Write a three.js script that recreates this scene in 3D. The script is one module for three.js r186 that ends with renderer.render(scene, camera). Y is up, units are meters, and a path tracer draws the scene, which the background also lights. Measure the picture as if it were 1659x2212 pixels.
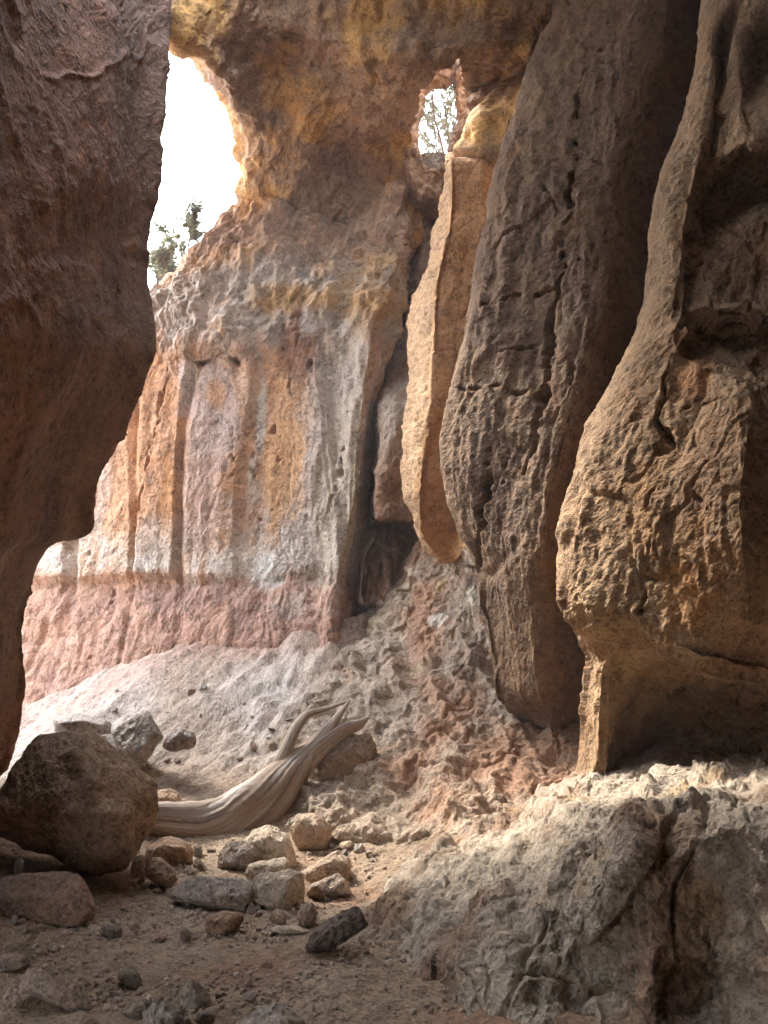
import * as THREE from 'three';
import { ConvexHull } from 'three/addons/math/ConvexHull.js';

/* ---------- camera, sky, sun, exposure ---------- */
const scene = new THREE.Scene();
const PITCH = 10 * Math.PI / 180, EYE = 1.5, FOV = 66;
const camera = new THREE.PerspectiveCamera(FOV, 0.75, 0.05, 2000);
camera.position.set(0, EYE, 0);
camera.rotation.set(PITCH, 0, 0);
const SUN = new THREE.Vector3(-0.525, 0.72, -0.53).normalize();
{
  const W = 512, H = 256, data = new Float32Array(W * H * 4);
  for (let r = 0; r < H; r++) for (let c = 0; c < W; c++) {
    const el = ((r + 0.5) / H - 0.5) * Math.PI, az = ((c + 0.5) / W - 0.5) * 2 * Math.PI;
    const x = Math.cos(az) * Math.cos(el), y = Math.sin(el), z = Math.sin(az) * Math.cos(el);
    const cs = Math.max(-1, Math.min(1, x * SUN.x + y * SUN.y + z * SUN.z));
    const h = Math.max(0, y), hz = Math.exp(-h * 4.5);
    const glow = 0.55 * Math.pow(Math.max(0, cs), 6) + 1.4 * Math.pow(Math.max(0, cs), 40);
    const i = (r * W + c) * 4;
    data[i] = 0.80 + 0.32 * hz + glow * 1.0;
    data[i + 1] = 0.90 + 0.2 * hz + glow * 0.97;
    data[i + 2] = 1.08 + 0.0 * hz + glow * 0.92;
    data[i + 3] = 1;
  }
  const sky = new THREE.DataTexture(data, W, H, THREE.RGBAFormat, THREE.FloatType);
  sky.mapping = THREE.EquirectangularReflectionMapping;
  sky.magFilter = THREE.LinearFilter; sky.minFilter = THREE.LinearFilter;
  sky.needsUpdate = true;
  scene.background = sky; scene.environment = sky;
}
const sun = new THREE.DirectionalLight(new THREE.Color(1, 0.94, 0.84), 1.0);
sun.position.copy(SUN).multiplyScalar(60); sun.target.position.set(0, 0, -6);
sun.castShadow = true; sun.shadow.radius = 26; sun.shadow.mapSize.set(2048, 2048);
Object.assign(sun.shadow.camera, { left: -30, right: 30, top: 30, bottom: -30, near: 1, far: 150 });
scene.add(sun, sun.target);
const renderer = new THREE.WebGLRenderer({ antialias: true });
renderer.toneMapping = THREE.LinearToneMapping;
renderer.toneMappingExposure = 12.8;
renderer.shadowMap.enabled = true;

/* ---------- helpers ---------- */
const STEP = 3.8;                                        // sampling step of the rock skins
const F = 1106 / Math.tan(FOV * Math.PI / 360), CP = Math.cos(PITCH), SP = Math.sin(PITCH);
function at(u, v, d) {                                   // surveyed sight line (u, v) taken to d metres ahead -> world point
  const b = (1106 - v) / F, k = d / (CP - b * SP);
  return new THREE.Vector3((u - 829.5) / F * k, EYE + (b * CP + SP) * k, -d);
}
function mulberry(a) { return () => { a = (a + 0x6d2b79f5) | 0; let t = Math.imul(a ^ (a >>> 15), 1 | a); t = (t + Math.imul(t ^ (t >>> 7), 61 | t)) ^ t; return ((t ^ (t >>> 14)) >>> 0) / 4294967296; }; }
const PERM = new Uint8Array(512), GX = new Float32Array(256), GY = new Float32Array(256), GZ = new Float32Array(256), RV = new Float32Array(256);
{
  const r = mulberry(77), p = [...Array(256).keys()];
  for (let i = 255; i > 0; i--) { const j = Math.floor(r() * (i + 1)); [p[i], p[j]] = [p[j], p[i]]; }
  for (let i = 0; i < 512; i++) PERM[i] = p[i & 255];
  for (let i = 0; i < 256; i++) { const z = r() * 2 - 1, a = r() * 6.2832, s = Math.sqrt(1 - z * z); GX[i] = s * Math.cos(a); GY[i] = s * Math.sin(a); GZ[i] = z; RV[i] = r(); }
}
function noise(x, y, z) {
  const fx = Math.floor(x), fy = Math.floor(y), fz = Math.floor(z);
  const X = fx & 255, Y = fy & 255, Z = fz & 255; x -= fx; y -= fy; z -= fz;
  const u = x * x * x * (x * (x * 6 - 15) + 10), v = y * y * y * (y * (y * 6 - 15) + 10), w = z * z * z * (z * (z * 6 - 15) + 10);
  const A = PERM[X] + Y, B = PERM[X + 1] + Y, AA = PERM[A] + Z, AB = PERM[A + 1] + Z, BA = PERM[B] + Z, BB = PERM[B + 1] + Z;
  const g = (h, a, b, c) => GX[h] * a + GY[h] * b + GZ[h] * c;
  const a0 = g(PERM[AA], x, y, z), b0 = g(PERM[BA], x - 1, y, z), a1 = g(PERM[AB], x, y - 1, z), b1 = g(PERM[BB], x - 1, y - 1, z);
  const c0 = g(PERM[AA + 1], x, y, z - 1), d0 = g(PERM[BA + 1], x - 1, y, z - 1), c1 = g(PERM[AB + 1], x, y - 1, z - 1), d1 = g(PERM[BB + 1], x - 1, y - 1, z - 1);
  const e = a0 + u * (b0 - a0), f = a1 + u * (b1 - a1), i = c0 + u * (d0 - c0), j = c1 + u * (d1 - c1);
  const k = e + v * (f - e), l = i + v * (j - i);
  return (k + w * (l - k)) * 1.45;
}
function fbm(x, y, z, o = 4) { let s = 0, a = 0.5; for (let i = 0; i < o; i++) { s += a * noise(x, y, z); x = x * 2.03 + 17.1; y = y * 2.03 + 5.3; z = z * 2.03 + 9.7; a *= 0.5; } return s; }
function ridge(x, y, z, o = 4) { let s = 0, a = 0.5, w = 1; for (let i = 0; i < o; i++) { let n = 1 - Math.abs(noise(x, y, z)) * 1.6; n = n > 0 ? n * n : 0; s += a * n * w; w = Math.min(1, n * 1.6); x = x * 2.07 + 3.1; y = y * 2.07 + 7.3; z = z * 2.07 + 1.7; a *= 0.5; } return s; }
const WR = { f1: 0, f2: 0, id: 0 };
function worley(x, y, z) {
  const fx = Math.floor(x), fy = Math.floor(y), fz = Math.floor(z); let f1 = 9, f2 = 9, id = 0;
  for (let i = -1; i <= 1; i++) for (let j = -1; j <= 1; j++) for (let k = -1; k <= 1; k++) {
    const h = PERM[(PERM[(PERM[(fx + i) & 255] + fy + j) & 255] + fz + k) & 255];
    const dx = fx + i + RV[h] - x, dy = fy + j + RV[(h + 85) & 255] - y, dz = fz + k + RV[(h + 170) & 255] - z, d = dx * dx + dy * dy + dz * dz;
    if (d < f1) { f2 = f1; f1 = d; id = h; } else if (d < f2) f2 = d;
  }
  WR.f1 = Math.sqrt(f1); WR.f2 = Math.sqrt(f2); WR.id = RV[id]; return WR;
}
const clamp = (x, a = 0, b = 1) => Math.min(b, Math.max(a, x)), sst = (a, b, x) => { const t = clamp((x - a) / (b - a)); return t * t * (3 - 2 * t); };
const mixc = (a, b, t) => [a[0] + (b[0] - a[0]) * t, a[1] + (b[1] - a[1]) * t, a[2] + (b[2] - a[2]) * t];
const rgb = (hex) => { const c = new THREE.Color(hex); return [c.r, c.g, c.b]; };
function cr(a, b, c, d, t) { const t2 = t * t, t3 = t2 * t; return 0.5 * (2 * b + (c - a) * t + (2 * a - 5 * b + 4 * c - d) * t2 + (3 * b - a - 3 * c + d) * t3); }

/* fine grain relief shared by all rock (uv in metres) */
function grain(seed, size, rows) {
  const d = new Uint8Array(size * size * 4), r = mulberry(seed), lat = rows.map(([n]) => Float32Array.from({ length: n * n }, r));
  for (let y = 0; y < size; y++) for (let x = 0; x < size; x++) {
    let s = 0, t = 0;
    rows.forEach(([n, a], k) => {
      const fx = x / size * n, fy = y / size * n, x0 = Math.floor(fx), y0 = Math.floor(fy); let ax = fx - x0, ay = fy - y0; ax = ax * ax * (3 - 2 * ax); ay = ay * ay * (3 - 2 * ay);
      const L = lat[k], g = (i, j) => L[((j + n) % n) * n + (i + n) % n];
      s += a * ((g(x0, y0) * (1 - ax) + g(x0 + 1, y0) * ax) * (1 - ay) + (g(x0, y0 + 1) * (1 - ax) + g(x0 + 1, y0 + 1) * ax) * ay); t += a;
    });
    const q = Math.round(255 * s / t), i = (y * size + x) * 4; d[i] = d[i + 1] = d[i + 2] = q; d[i + 3] = 255;
  }
  const tx = new THREE.DataTexture(d, size, size); tx.wrapS = tx.wrapT = THREE.RepeatWrapping; tx.magFilter = THREE.LinearFilter; tx.minFilter = THREE.LinearMipmapLinearFilter; tx.generateMipmaps = true; tx.needsUpdate = true; return tx;
}
const GRAIN = grain(5, 1024, [[14, 0.8], [31, 1], [67, 0.9], [139, 0.7], [283, 0.5]]), MOTTLE = grain(9, 1024, [[9, 0.5], [37, 0.8], [97, 1], [211, 1], [419, 0.8]]);
{ const d = MOTTLE.image.data; for (let i = 0; i < d.length; i += 4) { const q = Math.max(0, Math.min(255, 238 + (d[i] - 128) * 1.1)); d[i] = d[i + 1] = d[i + 2] = q; } MOTTLE.colorSpace = THREE.SRGBColorSpace; }
for (const t of [GRAIN, MOTTLE]) t.repeat.set(0.5, 0.5);
const rockMat = new THREE.MeshStandardMaterial({ vertexColors: true, roughness: 0.96, metalness: 0, map: MOTTLE, bumpMap: GRAIN, bumpScale: 0.035, side: THREE.DoubleSide });

const stoneMat = new THREE.MeshStandardMaterial({ vertexColors: true, roughness: 0.95, metalness: 0, side: THREE.DoubleSide });
const taken = {};
function numbered(n) { taken[n] = (taken[n] ?? -1) + 1; return taken[n] ? n + '_' + String(taken[n]).padStart(3, '0') : n; }
function place(o, name, label, category, group, kind) {
  o.name = numbered(name); o.userData = {};
  if (label) o.userData.label = label;
  if (category) o.userData.category = category;
  if (group) o.userData.group = group;
  if (kind) o.userData.kind = kind;
  o.traverse((m) => { if (m.isMesh) { m.castShadow = true; m.receiveShadow = true; } });
  scene.add(o); return o;
}

/* stone grain wrapped on from three sides, in metres; vertices are doubled where two sides meet */
function boxUV(g, ox = 0, oy = 0, oz = 0) {
  const P = g.attributes.position.array, N = g.attributes.normal.array, C = g.attributes.color.array, id = g.index.array, n = P.length / 3, ids = new Uint32Array(id.length), slot = [new Int32Array(n).fill(-1), new Int32Array(n).fill(-1), new Int32Array(n).fill(-1)], src = [], ax = [];
  for (let t = 0; t < id.length; t += 3) {
    let x = 0, y = 0, z = 0; for (let e = 0; e < 3; e++) { const k = id[t + e] * 3; x += N[k]; y += N[k + 1]; z += N[k + 2]; }
    x = Math.abs(x); y = Math.abs(y); z = Math.abs(z); const a = x > y && x > z ? 0 : y > z ? 1 : 2;
    for (let e = 0; e < 3; e++) { const k = id[t + e]; if (slot[a][k] < 0) { slot[a][k] = src.length; src.push(k); ax.push(a); } ids[t + e] = slot[a][k]; }
  }
  const m = src.length, p = new Float32Array(m * 3), nn = new Float32Array(m * 3), c = new Float32Array(m * 3), u = new Float32Array(m * 2);
  for (let i = 0; i < m; i++) {
    const k = src[i] * 3; for (let e = 0; e < 3; e++) { p[i * 3 + e] = P[k + e]; nn[i * 3 + e] = N[k + e]; c[i * 3 + e] = C[k + e]; }
    const x = P[k] + ox, y = P[k + 1] + oy, z = P[k + 2] + oz; u[i * 2] = (ax[i] === 0 ? z : x) + ax[i] * 0.37; u[i * 2 + 1] = ax[i] === 1 ? z : y;
  }
  g.setAttribute('position', new THREE.BufferAttribute(p, 3)); g.setAttribute('normal', new THREE.BufferAttribute(nn, 3)); g.setAttribute('color', new THREE.BufferAttribute(c, 3)); g.setAttribute('uv', new THREE.BufferAttribute(u, 2)); g.setIndex(new THREE.BufferAttribute(ids, 1));
}

/* A rock skin from a net of survey points: rows [v, u,d, u,d, ...] (or [[u,v,d],...]), splined, then given relief along its normal. */
function net(rows, relief, colour, opt = {}) {
  const R = rows.length, pts = rows.map((r) => { if (Array.isArray(r[0])) return r.map((p) => at(...p)); const a = []; for (let i = 1; i < r.length; i += 2) a.push(at(r[i], r[0], r[i + 1])); return a; });
  const C = pts[0].length, step = opt.step ?? STEP;
  const proj = (p) => { const dz = -p.z, y = p.y - EYE, zz = dz * CP + y * SP, yy = y * CP - dz * SP; return [829.5 + F * p.x / Math.max(0.4, zz), 1106 - F * yy / Math.max(0.4, zz)]; };
  const pp = pts.map((r) => r.map(proj)), on = (q) => q[0] > -60 && q[0] < 1720 && q[1] > -60 && q[1] < 2270;
  const S = [], T = [];
  for (let c = 0; c < C - 1; c++) {
    let L = 0; for (let r = 0; r < R; r++) if (on(pp[r][c]) || on(pp[r][c + 1])) L = Math.max(L, Math.hypot(pp[r][c + 1][0] - pp[r][c][0], pp[r][c + 1][1] - pp[r][c][1]), (opt.deep ?? 0.25) * F * pts[r][c].distanceTo(pts[r][c + 1]) / Math.max(2, -pts[r][c].z));
    const n = L ? Math.min(400, Math.max(3, Math.round(L / step))) : 8; for (let i = 0; i < n; i++) S.push(c + i / n);
  }
  S.push(C - 1);
  for (let r = 0; r < R - 1; r++) {
    let L = 0; for (let c = 0; c < C; c++) if (on(pp[r][c]) || on(pp[r + 1][c])) L = Math.max(L, Math.hypot(pp[r + 1][c][0] - pp[r][c][0], pp[r + 1][c][1] - pp[r][c][1]), (opt.deep ?? 0.25) * F * pts[r][c].distanceTo(pts[r + 1][c]) / Math.max(2, -pts[r][c].z));
    const n = r >= (opt.hidden ?? 99) ? 6 : L ? Math.min(400, Math.max(3, Math.round(L / step))) : 8; for (let i = 0; i < n; i++) T.push(r + i / n);
  }
  T.push(R - 1);
  const nx = S.length, ny = T.length, N = nx * ny, P = new Float32Array(N * 3);
  const ext = (arr, i) => i < 0 ? null : i >= arr.length ? null : arr[i];
  const row = new Float32Array(R * 3);
  for (let i = 0; i < nx; i++) {
    const c = Math.min(C - 2, Math.floor(S[i])), t = S[i] - c;
    for (let r = 0; r < R; r++) for (const [k, ax] of [[0, 'x'], [1, 'y'], [2, 'z']]) {
      const q = pts[r], b = q[c][ax], e = q[c + 1][ax], a = c > 0 ? q[c - 1][ax] : 2 * b - e, d = c + 2 < C ? q[c + 2][ax] : 2 * e - b;
      row[r * 3 + k] = cr(a, b, e, d, t);
    }
    for (let j = 0; j < ny; j++) {
      const r = Math.min(R - 2, Math.floor(T[j])), w = T[j] - r, o = (j * nx + i) * 3;
      for (let k = 0; k < 3; k++) { const b = row[r * 3 + k], e = row[r * 3 + 3 + k], a = r > 0 ? row[r * 3 - 3 + k] : 2 * b - e, d = r + 2 < R ? row[r * 3 + 6 + k] : 2 * e - b; P[o + k] = cr(a, b, e, d, w); }
    }
  }
  const idx = new Uint32Array((nx - 1) * (ny - 1) * 6); let q = 0;
  for (let j = 0; j < ny - 1; j++) for (let i = 0; i < nx - 1; i++) { const a = j * nx + i, b = a + 1, c = a + nx, d = c + 1; idx[q++] = a; idx[q++] = c; idx[q++] = b; idx[q++] = b; idx[q++] = c; idx[q++] = d; }
  const g = new THREE.BufferGeometry(); g.setAttribute('position', new THREE.BufferAttribute(P, 3)); g.setIndex(new THREE.BufferAttribute(idx, 1)); g.computeVertexNormals();
  const Nn = g.attributes.normal.array;
  // is the normal towards the viewer's side? flip if not
  let s = 0; for (let i = 0; i < N; i += 7) s += Nn[i * 3] * -P[i * 3] + Nn[i * 3 + 1] * (EYE - P[i * 3 + 1]) + Nn[i * 3 + 2] * -P[i * 3 + 2]; const sg = s < 0 ? -1 : 1;
  if (sg < 0) for (let i = 0; i < idx.length; i += 3) { const t = idx[i]; idx[i] = idx[i + 1]; idx[i + 1] = t; }
  const base = P.slice(), near = (u, v) => { let best = 1e9, bi = 0; for (let i = 0; i < N; i++) { const dz = -base[i * 3 + 2], y = base[i * 3 + 1] - EYE, zz = dz * CP + y * SP; if (zz < 0.3) continue; const a = 829.5 + F * base[i * 3] / zz - u, b = 1106 - F * (y * CP - dz * SP) / zz - v, e = a * a + b * b + dz * 4; if (e < best) { best = e; bi = i; } } return [base[bi * 3], base[bi * 3 + 1], base[bi * 3 + 2]]; };
  const cracks = (opt.cracks ?? []).map(([w, dp, ...l]) => { const p = []; for (let i = 0; i < l.length; i += 2) p.push(near(l[i], l[i + 1])); let lo = [1e9, 1e9, 1e9], hi = [-1e9, -1e9, -1e9]; for (const a of p) for (let k = 0; k < 3; k++) { lo[k] = Math.min(lo[k], a[k] - w * 3); hi[k] = Math.max(hi[k], a[k] + w * 3); } return { w, dp, p, lo, hi }; });
  const spots = (opt.spots ?? []).map(([u, v, rx, ry, col, k = 1, soft = 0.5]) => ({ p: near(u, v), rx, ry, col, k, soft }));
  if (opt.hole) {
    const [cu, cv, poly, k] = opt.hole, pg = poly.map(([a, b]) => [cu + (a - cu) * k, cv + (b - cv) * k]), keep = [];
    for (let i = 0; i < idx.length; i += 3) {
      const m = new THREE.Vector3(); for (let e = 0; e < 3; e++) m.add(new THREE.Vector3(base[idx[i + e] * 3], base[idx[i + e] * 3 + 1], base[idx[i + e] * 3 + 2])); m.divideScalar(3);
      const [a, b] = proj(m); let inn = false; for (let e = 0, f = pg.length - 1; e < pg.length; f = e++) if ((pg[e][1] > b) !== (pg[f][1] > b) && a < (pg[f][0] - pg[e][0]) * (b - pg[e][1]) / (pg[f][1] - pg[e][1]) + pg[e][0]) inn = !inn;
      if (!inn) keep.push(idx[i], idx[i + 1], idx[i + 2]);
    }
    g.setIndex(keep);
  }
  const CO = new Float32Array(N * 3), X = { h: 0, n: [0, 0, 0] };
  for (let i = 0; i < N; i++) {
    const x = base[i * 3], y = base[i * 3 + 1], z = base[i * 3 + 2], nX = Nn[i * 3] * sg, nY = Nn[i * 3 + 1] * sg, nZ = Nn[i * 3 + 2] * sg;
    X.n[0] = nX; X.n[1] = nY; X.n[2] = nZ; X.s = S[i % nx]; X.t = T[(i / nx) | 0];
    let h = relief(x, y, z, X), cut = 0;
    if (cracks.length) {
      const ja = 0.05 * noise(x * 5, y * 5, z * 5) + 0.03 * noise(x * 14, y * 14, z * 14), jx = x + ja, jy = y + 0.05 * noise(x * 5 + 9, y * 5, z * 5), jz = z + 0.05 * noise(x * 5, y * 5 + 7, z * 5) + 0.02 * noise(x * 16, y * 12, z * 16), kw = 0.3 + 0.45 * Math.abs(noise(x * 2.1, y * 2.1, z * 2.1 + 4)) + 0.25 * noise(x * 9, y * 9, z * 9);
      for (const k of cracks) {
        if (jx < k.lo[0] || jx > k.hi[0] || jy < k.lo[1] || jy > k.hi[1] || jz < k.lo[2] || jz > k.hi[2]) continue;
        for (let m = 0; m + 1 < k.p.length; m++) {
          const a = k.p[m], b = k.p[m + 1], ex = b[0] - a[0], ey = b[1] - a[1], ez = b[2] - a[2], t = clamp(((jx - a[0]) * ex + (jy - a[1]) * ey + (jz - a[2]) * ez) / (ex * ex + ey * ey + ez * ez + 1e-9));
          const dd = Math.hypot(jx - a[0] - ex * t, jy - a[1] - ey * t, jz - a[2] - ez * t), f = 1 - dd / (k.w * kw + 1e-4); if (kw > 0.05 && f > 0) cut = Math.max(cut, k.dp * Math.min(1, f * 1.5) * Math.min(1, kw * 1.6));
        }
      }
    }
    X.h = h; let c = colour(x, y, z, X);
    for (const sp of spots) {
      const a = (x - sp.p[0]) / sp.rx, b = (y - sp.p[1]) / sp.ry, e = (z - sp.p[2]) / sp.rx; let dd = a * a + b * b + e * e; if (dd > 4) continue;
      dd = Math.sqrt(dd) + 0.55 * fbm(x * 4, y * 1.6, z * 4, 4) + 0.18 * noise(x * 17, y * 8, z * 17);
      const f = sp.k * (1 - sst(1 - sp.soft, 1.05, dd)); if (f > 0) c = mixc(c, sp.col, f);
    }
    { const l = 0.3 * c[0] + 0.55 * c[1] + 0.15 * c[2]; c = [(l + (c[0] - l) * 1.1) * 1.01, l + (c[1] - l) * 1.1, (l + (c[2] - l) * 1.1) * 0.97]; }
    h -= cut;
    P[i * 3] = x + nX * h; P[i * 3 + 1] = y + nY * h; P[i * 3 + 2] = z + nZ * h;
    CO[i * 3] = Math.max(0.004, c[0]); CO[i * 3 + 1] = Math.max(0.004, c[1]); CO[i * 3 + 2] = Math.max(0.004, c[2]);
  }
  g.setAttribute('color', new THREE.BufferAttribute(CO, 3));
  g.computeVertexNormals(); boxUV(g);
  return new THREE.Mesh(g, rockMat);
}
/* ---------- rock colours (linear base colours of the dry stone) ---------- */
const BROWN = rgb('#8a6a52'), DKBROWN = rgb('#6b5242'), TAN = rgb('#b08a68'), ORANGE = rgb('#c08a58'), RED = rgb('#a9694c'), PALE = rgb('#c9bcae'), GREY = rgb('#a79a90'), DUST = rgb('#b3a398'), CREAM = rgb('#d2bd9c'), LILAC = rgb('#a48f88');

/* ---------- ground: thin-plate height field through surveyed points ---------- */
const FP = [[-300, 2300, 3.2], [0, 2212, 3.5], [400, 2212, 3.5], [800, 2212, 3.5], [1100, 2212, 3.4], [0, 2050, 4.3], [400, 2050, 4.4], [800, 2050, 4.4], [1000, 2000, 4.7],
  [0, 1920, 5.0], [300, 1920, 5.4], [600, 1920, 5.5], [850, 1900, 5.6], [0, 1800, 6.2], [350, 1800, 6.4], [600, 1790, 6.6], [850, 1780, 6.5],
  [60, 1690, 7.4], [350, 1650, 7.4], [550, 1640, 7.4], [750, 1650, 7.3], [50, 1610, 8.2], [150, 1570, 8.2], [300, 1530, 8.2], [500, 1520, 8.1], [750, 1500, 8.0],
  [50, 1570, 8.9], [160, 1500, 9.0], [350, 1400, 9.1], [600, 1420, 8.8], [750, 1400, 8.7]].map((p) => at(...p)).map((p) => [p.x, p.z, p.y]);
FP.push([-6, -9, 0.9], [-6, -6.5, 0.6], [-12, -9, 0.3], [-16, -7, 0], [0, 0, 0], [0, 3, 0.1], [-3, 0, 0.1], [3, 0, 0.1], [3, -3, 0.1], [3, -6, 0.4], [0, -14, 2.2], [-5, -14, 2.2], [5, -12, 1.5], [-16, -14, 1.5], [-10, 3, 0], [8, 3, 0]);
const tps = (r2) => r2 < 1e-9 ? 0 : 0.5 * r2 * Math.log(r2);
const TW = (() => {
  const n = FP.length, m = n + 3, A = Array.from({ length: m }, () => new Float64Array(m + 1));
  for (let i = 0; i < n; i++) { for (let j = 0; j < n; j++) A[i][j] = tps((FP[i][0] - FP[j][0]) ** 2 + (FP[i][1] - FP[j][1]) ** 2) + (i === j ? 0.02 : 0); A[i][n] = A[n][i] = 1; A[i][n + 1] = A[n + 1][i] = FP[i][0]; A[i][n + 2] = A[n + 2][i] = FP[i][1]; A[i][m] = FP[i][2]; }
  for (let c = 0; c < m; c++) { let p = c; for (let r = c; r < m; r++) if (Math.abs(A[r][c]) > Math.abs(A[p][c])) p = r; [A[c], A[p]] = [A[p], A[c]]; for (let r = 0; r < m; r++) if (r !== c) { const f = A[r][c] / A[c][c]; if (f) for (let k = c; k <= m; k++) A[r][k] -= f * A[c][k]; } }
  return A.map((r, i) => r[m] / r[i]);
})();
function floorBase(x, z) {
  const cx = clamp(x, -16, 6), cz = clamp(z, -14, 3), n = FP.length; let y = TW[n] + TW[n + 1] * cx + TW[n + 2] * cz;
  for (let i = 0; i < n; i++) y += TW[i] * tps((cx - FP[i][0]) ** 2 + (cz - FP[i][1]) ** 2);
  return y;
}
const knob0 = (x, z, f) => { const w = worley(x * f, 0.5, z * f); return w.id > 0.45 ? Math.max(0, 0.6 - w.f1) * 1.6 : 0; };
function floorRelief(x, z) {
  const slope = sst(-6.6, -7.6, z);
  let h = 0.05 * fbm(x * 1.1, 3, z * 1.1, 3) + 0.03 * fbm(x * 4, 1, z * 4, 4) + 0.016 * fbm(x * 17, 8, z * 17, 3) + 0.012 * knob0(x, z, 6) + 0.006 * knob0(x, z, 16);
  h += slope * (0.14 * fbm(x * 1.1 + z * 0.5, 2, z * 0.8, 4) + 0.10 * (ridge(x * 0.8 + z * 0.7, 2, z * 0.35 - x * 0.2, 3) - 0.4) + 0.03 * knob0(x, z, 2.3) + sst(-2.3, -1.1, x + 0.4 * noise(x, 1, z)) * (0.16 * knob0(x * 0.8 + z * 0.4, z, 2.1) + 0.09 * knob0(x, z + x * 0.4, 4.3) + 0.05 * fbm(x * 6, 2, z * 6, 3)) + 0.02 * fbm(x * 9, 4, z * 9, 3));
  return h;
}
const floorY = (x, z) => floorBase(x, z) + floorRelief(x, z);
function hitFloor(u, v) { const a = at(u, v, 1), o = new THREE.Vector3(0, EYE, 0), dir = a.sub(o); const below = (t) => EYE + dir.y * t < floorY(dir.x * t, dir.z * t); let t = 2, dt = 0.1; for (; t < 14; t += dt) if (below(t)) break; let a0 = t - dt, b0 = t; for (let i = 0; i < 8; i++) { const m = (a0 + b0) / 2; if (below(m)) b0 = m; else a0 = m; } return o.addScaledVector(dir, b0); }
{
  const xs = [], zs = [], g = (arr, a, b, st) => { for (let x = a; x < b - 1e-6; x += st) arr.push(x); };
  const k = STEP / 2.3;
  for (const s of [[-400, -60, 40], [-60, -16, 3], [-16, -5, 0.3]]) g(xs, ...s); g(xs, -5, 2.6, 0.0125 * k); for (const s of [[2.6, 8, 0.3], [8, 60, 4], [60, 401, 40]]) g(xs, ...s);
  for (const s of [[-400, -60, 40], [-60, -16, 3], [-16, -9.6, 0.15]]) g(zs, ...s); g(zs, -9.6, -6, 0.021 * k); g(zs, -6, -2.6, 0.014 * k); for (const s of [[-2.6, 5, 0.25], [5, 60, 4], [60, 401, 40]]) g(zs, ...s);
  const nx = xs.length, nz = zs.length, P = new Float32Array(nx * nz * 3), C = P.slice(), U = new Float32Array(nx * nz * 2), idx = new Uint32Array((nx - 1) * (nz - 1) * 6); let q = 0;
  for (let j = 0; j < nz; j++) for (let i = 0; i < nx; i++) {
    const x = xs[i], z = zs[j], o = j * nx + i, y = floorY(x, z); P[o * 3] = x; P[o * 3 + 1] = y; P[o * 3 + 2] = z; U[o * 2] = x; U[o * 2 + 1] = z;
    const n = fbm(x * 1.3, 4, z * 1.3, 4), m = noise(x * 9, 2, z * 9), s = sst(-6.4, -7.6, z + 0.5 * n);
    const rd = sst(-8.2, -9.0, z + 0.8 * n + 0.12 * (x + 2)) * clamp(0.75 + n); let c = mixc(rgb('#8f785f'), rgb('#a69078'), clamp(0.5 + n)); c = mixc(c, rgb('#96664c'), clamp(0.5 * sst(0.1, 0.5, noise(x * 0.9 + 3, 9, z * 1.2)))); c = mixc(c, mixc(rgb('#b5a08c'), rgb('#c6bbae'), sst(-0.25, 0.25, fbm(x * 0.8 + 4, 2, z * 0.8, 3) - 0.16 * (x + 2))), s); c = mixc(c, rgb('#b28e7a'), 0.8 * rd);
    const e = 1 + 0.14 * m + 0.1 * noise(x * 31, 5, z * 31); C[o * 3] = c[0] * e; C[o * 3 + 1] = c[1] * e; C[o * 3 + 2] = c[2] * e;
  }
  for (let j = 0; j < nz - 1; j++) for (let i = 0; i < nx - 1; i++) { const a = j * nx + i, b = a + 1, c = a + nx, d = c + 1; idx[q++] = a; idx[q++] = c; idx[q++] = b; idx[q++] = b; idx[q++] = c; idx[q++] = d; }
  const geo = new THREE.BufferGeometry(); geo.setAttribute('position', new THREE.BufferAttribute(P, 3)); geo.setAttribute('uv', new THREE.BufferAttribute(U, 2)); geo.setAttribute('color', new THREE.BufferAttribute(C, 3)); geo.setIndex(new THREE.BufferAttribute(idx, 1)); geo.computeVertexNormals();
  place(new THREE.Mesh(geo, rockMat), 'ground', null, null, null, 'structure');
}

/* ---------- relief styles ---------- */
const frame = (ou, ov) => (w, d, ...l) => [w, d, ...l.map((q, i) => (i % 2 ? ov : ou) + q * 0.5)];
const KA = frame(0, 0), KB = frame(829.5, 0), KC = frame(0, 663.6), KD = frame(829.5, 663.6);
const spot = (ou, ov) => (u, v, ...r) => [ou + u * 0.5, ov + v * 0.5, ...r];
const SC = spot(0, 663.6), SD = spot(829.5, 663.6), SA = spot(0, 0), SB = spot(829.5, 0), SF = spot(829.5, 1460);
const cobble = (x, y, z, f, st = 1) => { const q = f * (1 + 0), wx = 0.35 * noise(x * f, y * f, z * f), w = worley(x * q + wx, y * q * st + wx, z * q); return Math.min(0.55, (w.f2 - w.f1) * 1.4) - 0.25 + 0.25 * (w.id - 0.5); };
const knob = (x, y, z, f) => { const w = worley(x * f + 0.5 * noise(x * f * 1.3, y * f * 1.3, z * f * 1.3), y * f + 0.4 * noise(x * f * 1.3 + 9, y * f, z * f), z * f); return Math.max(0, 0.85 - w.f1 * w.f1 * 1.5) * (0.35 + 0.65 * w.id) - 0.25; };
const clods = (x, y, z, f, t = 0.5) => { const w = worley(x * f + 0.7 * noise(x * f, y * f, z * f), y * f + 0.7 * noise(x * f + 9, y * f, z * f), z * f + 0.5 * noise(x * f, y * f + 5, z * f)); return w.id > t ? Math.max(0, 0.75 - w.f1 * w.f1 * 1.6) * (w.id - t) / (1 - t) : 0; };
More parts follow.
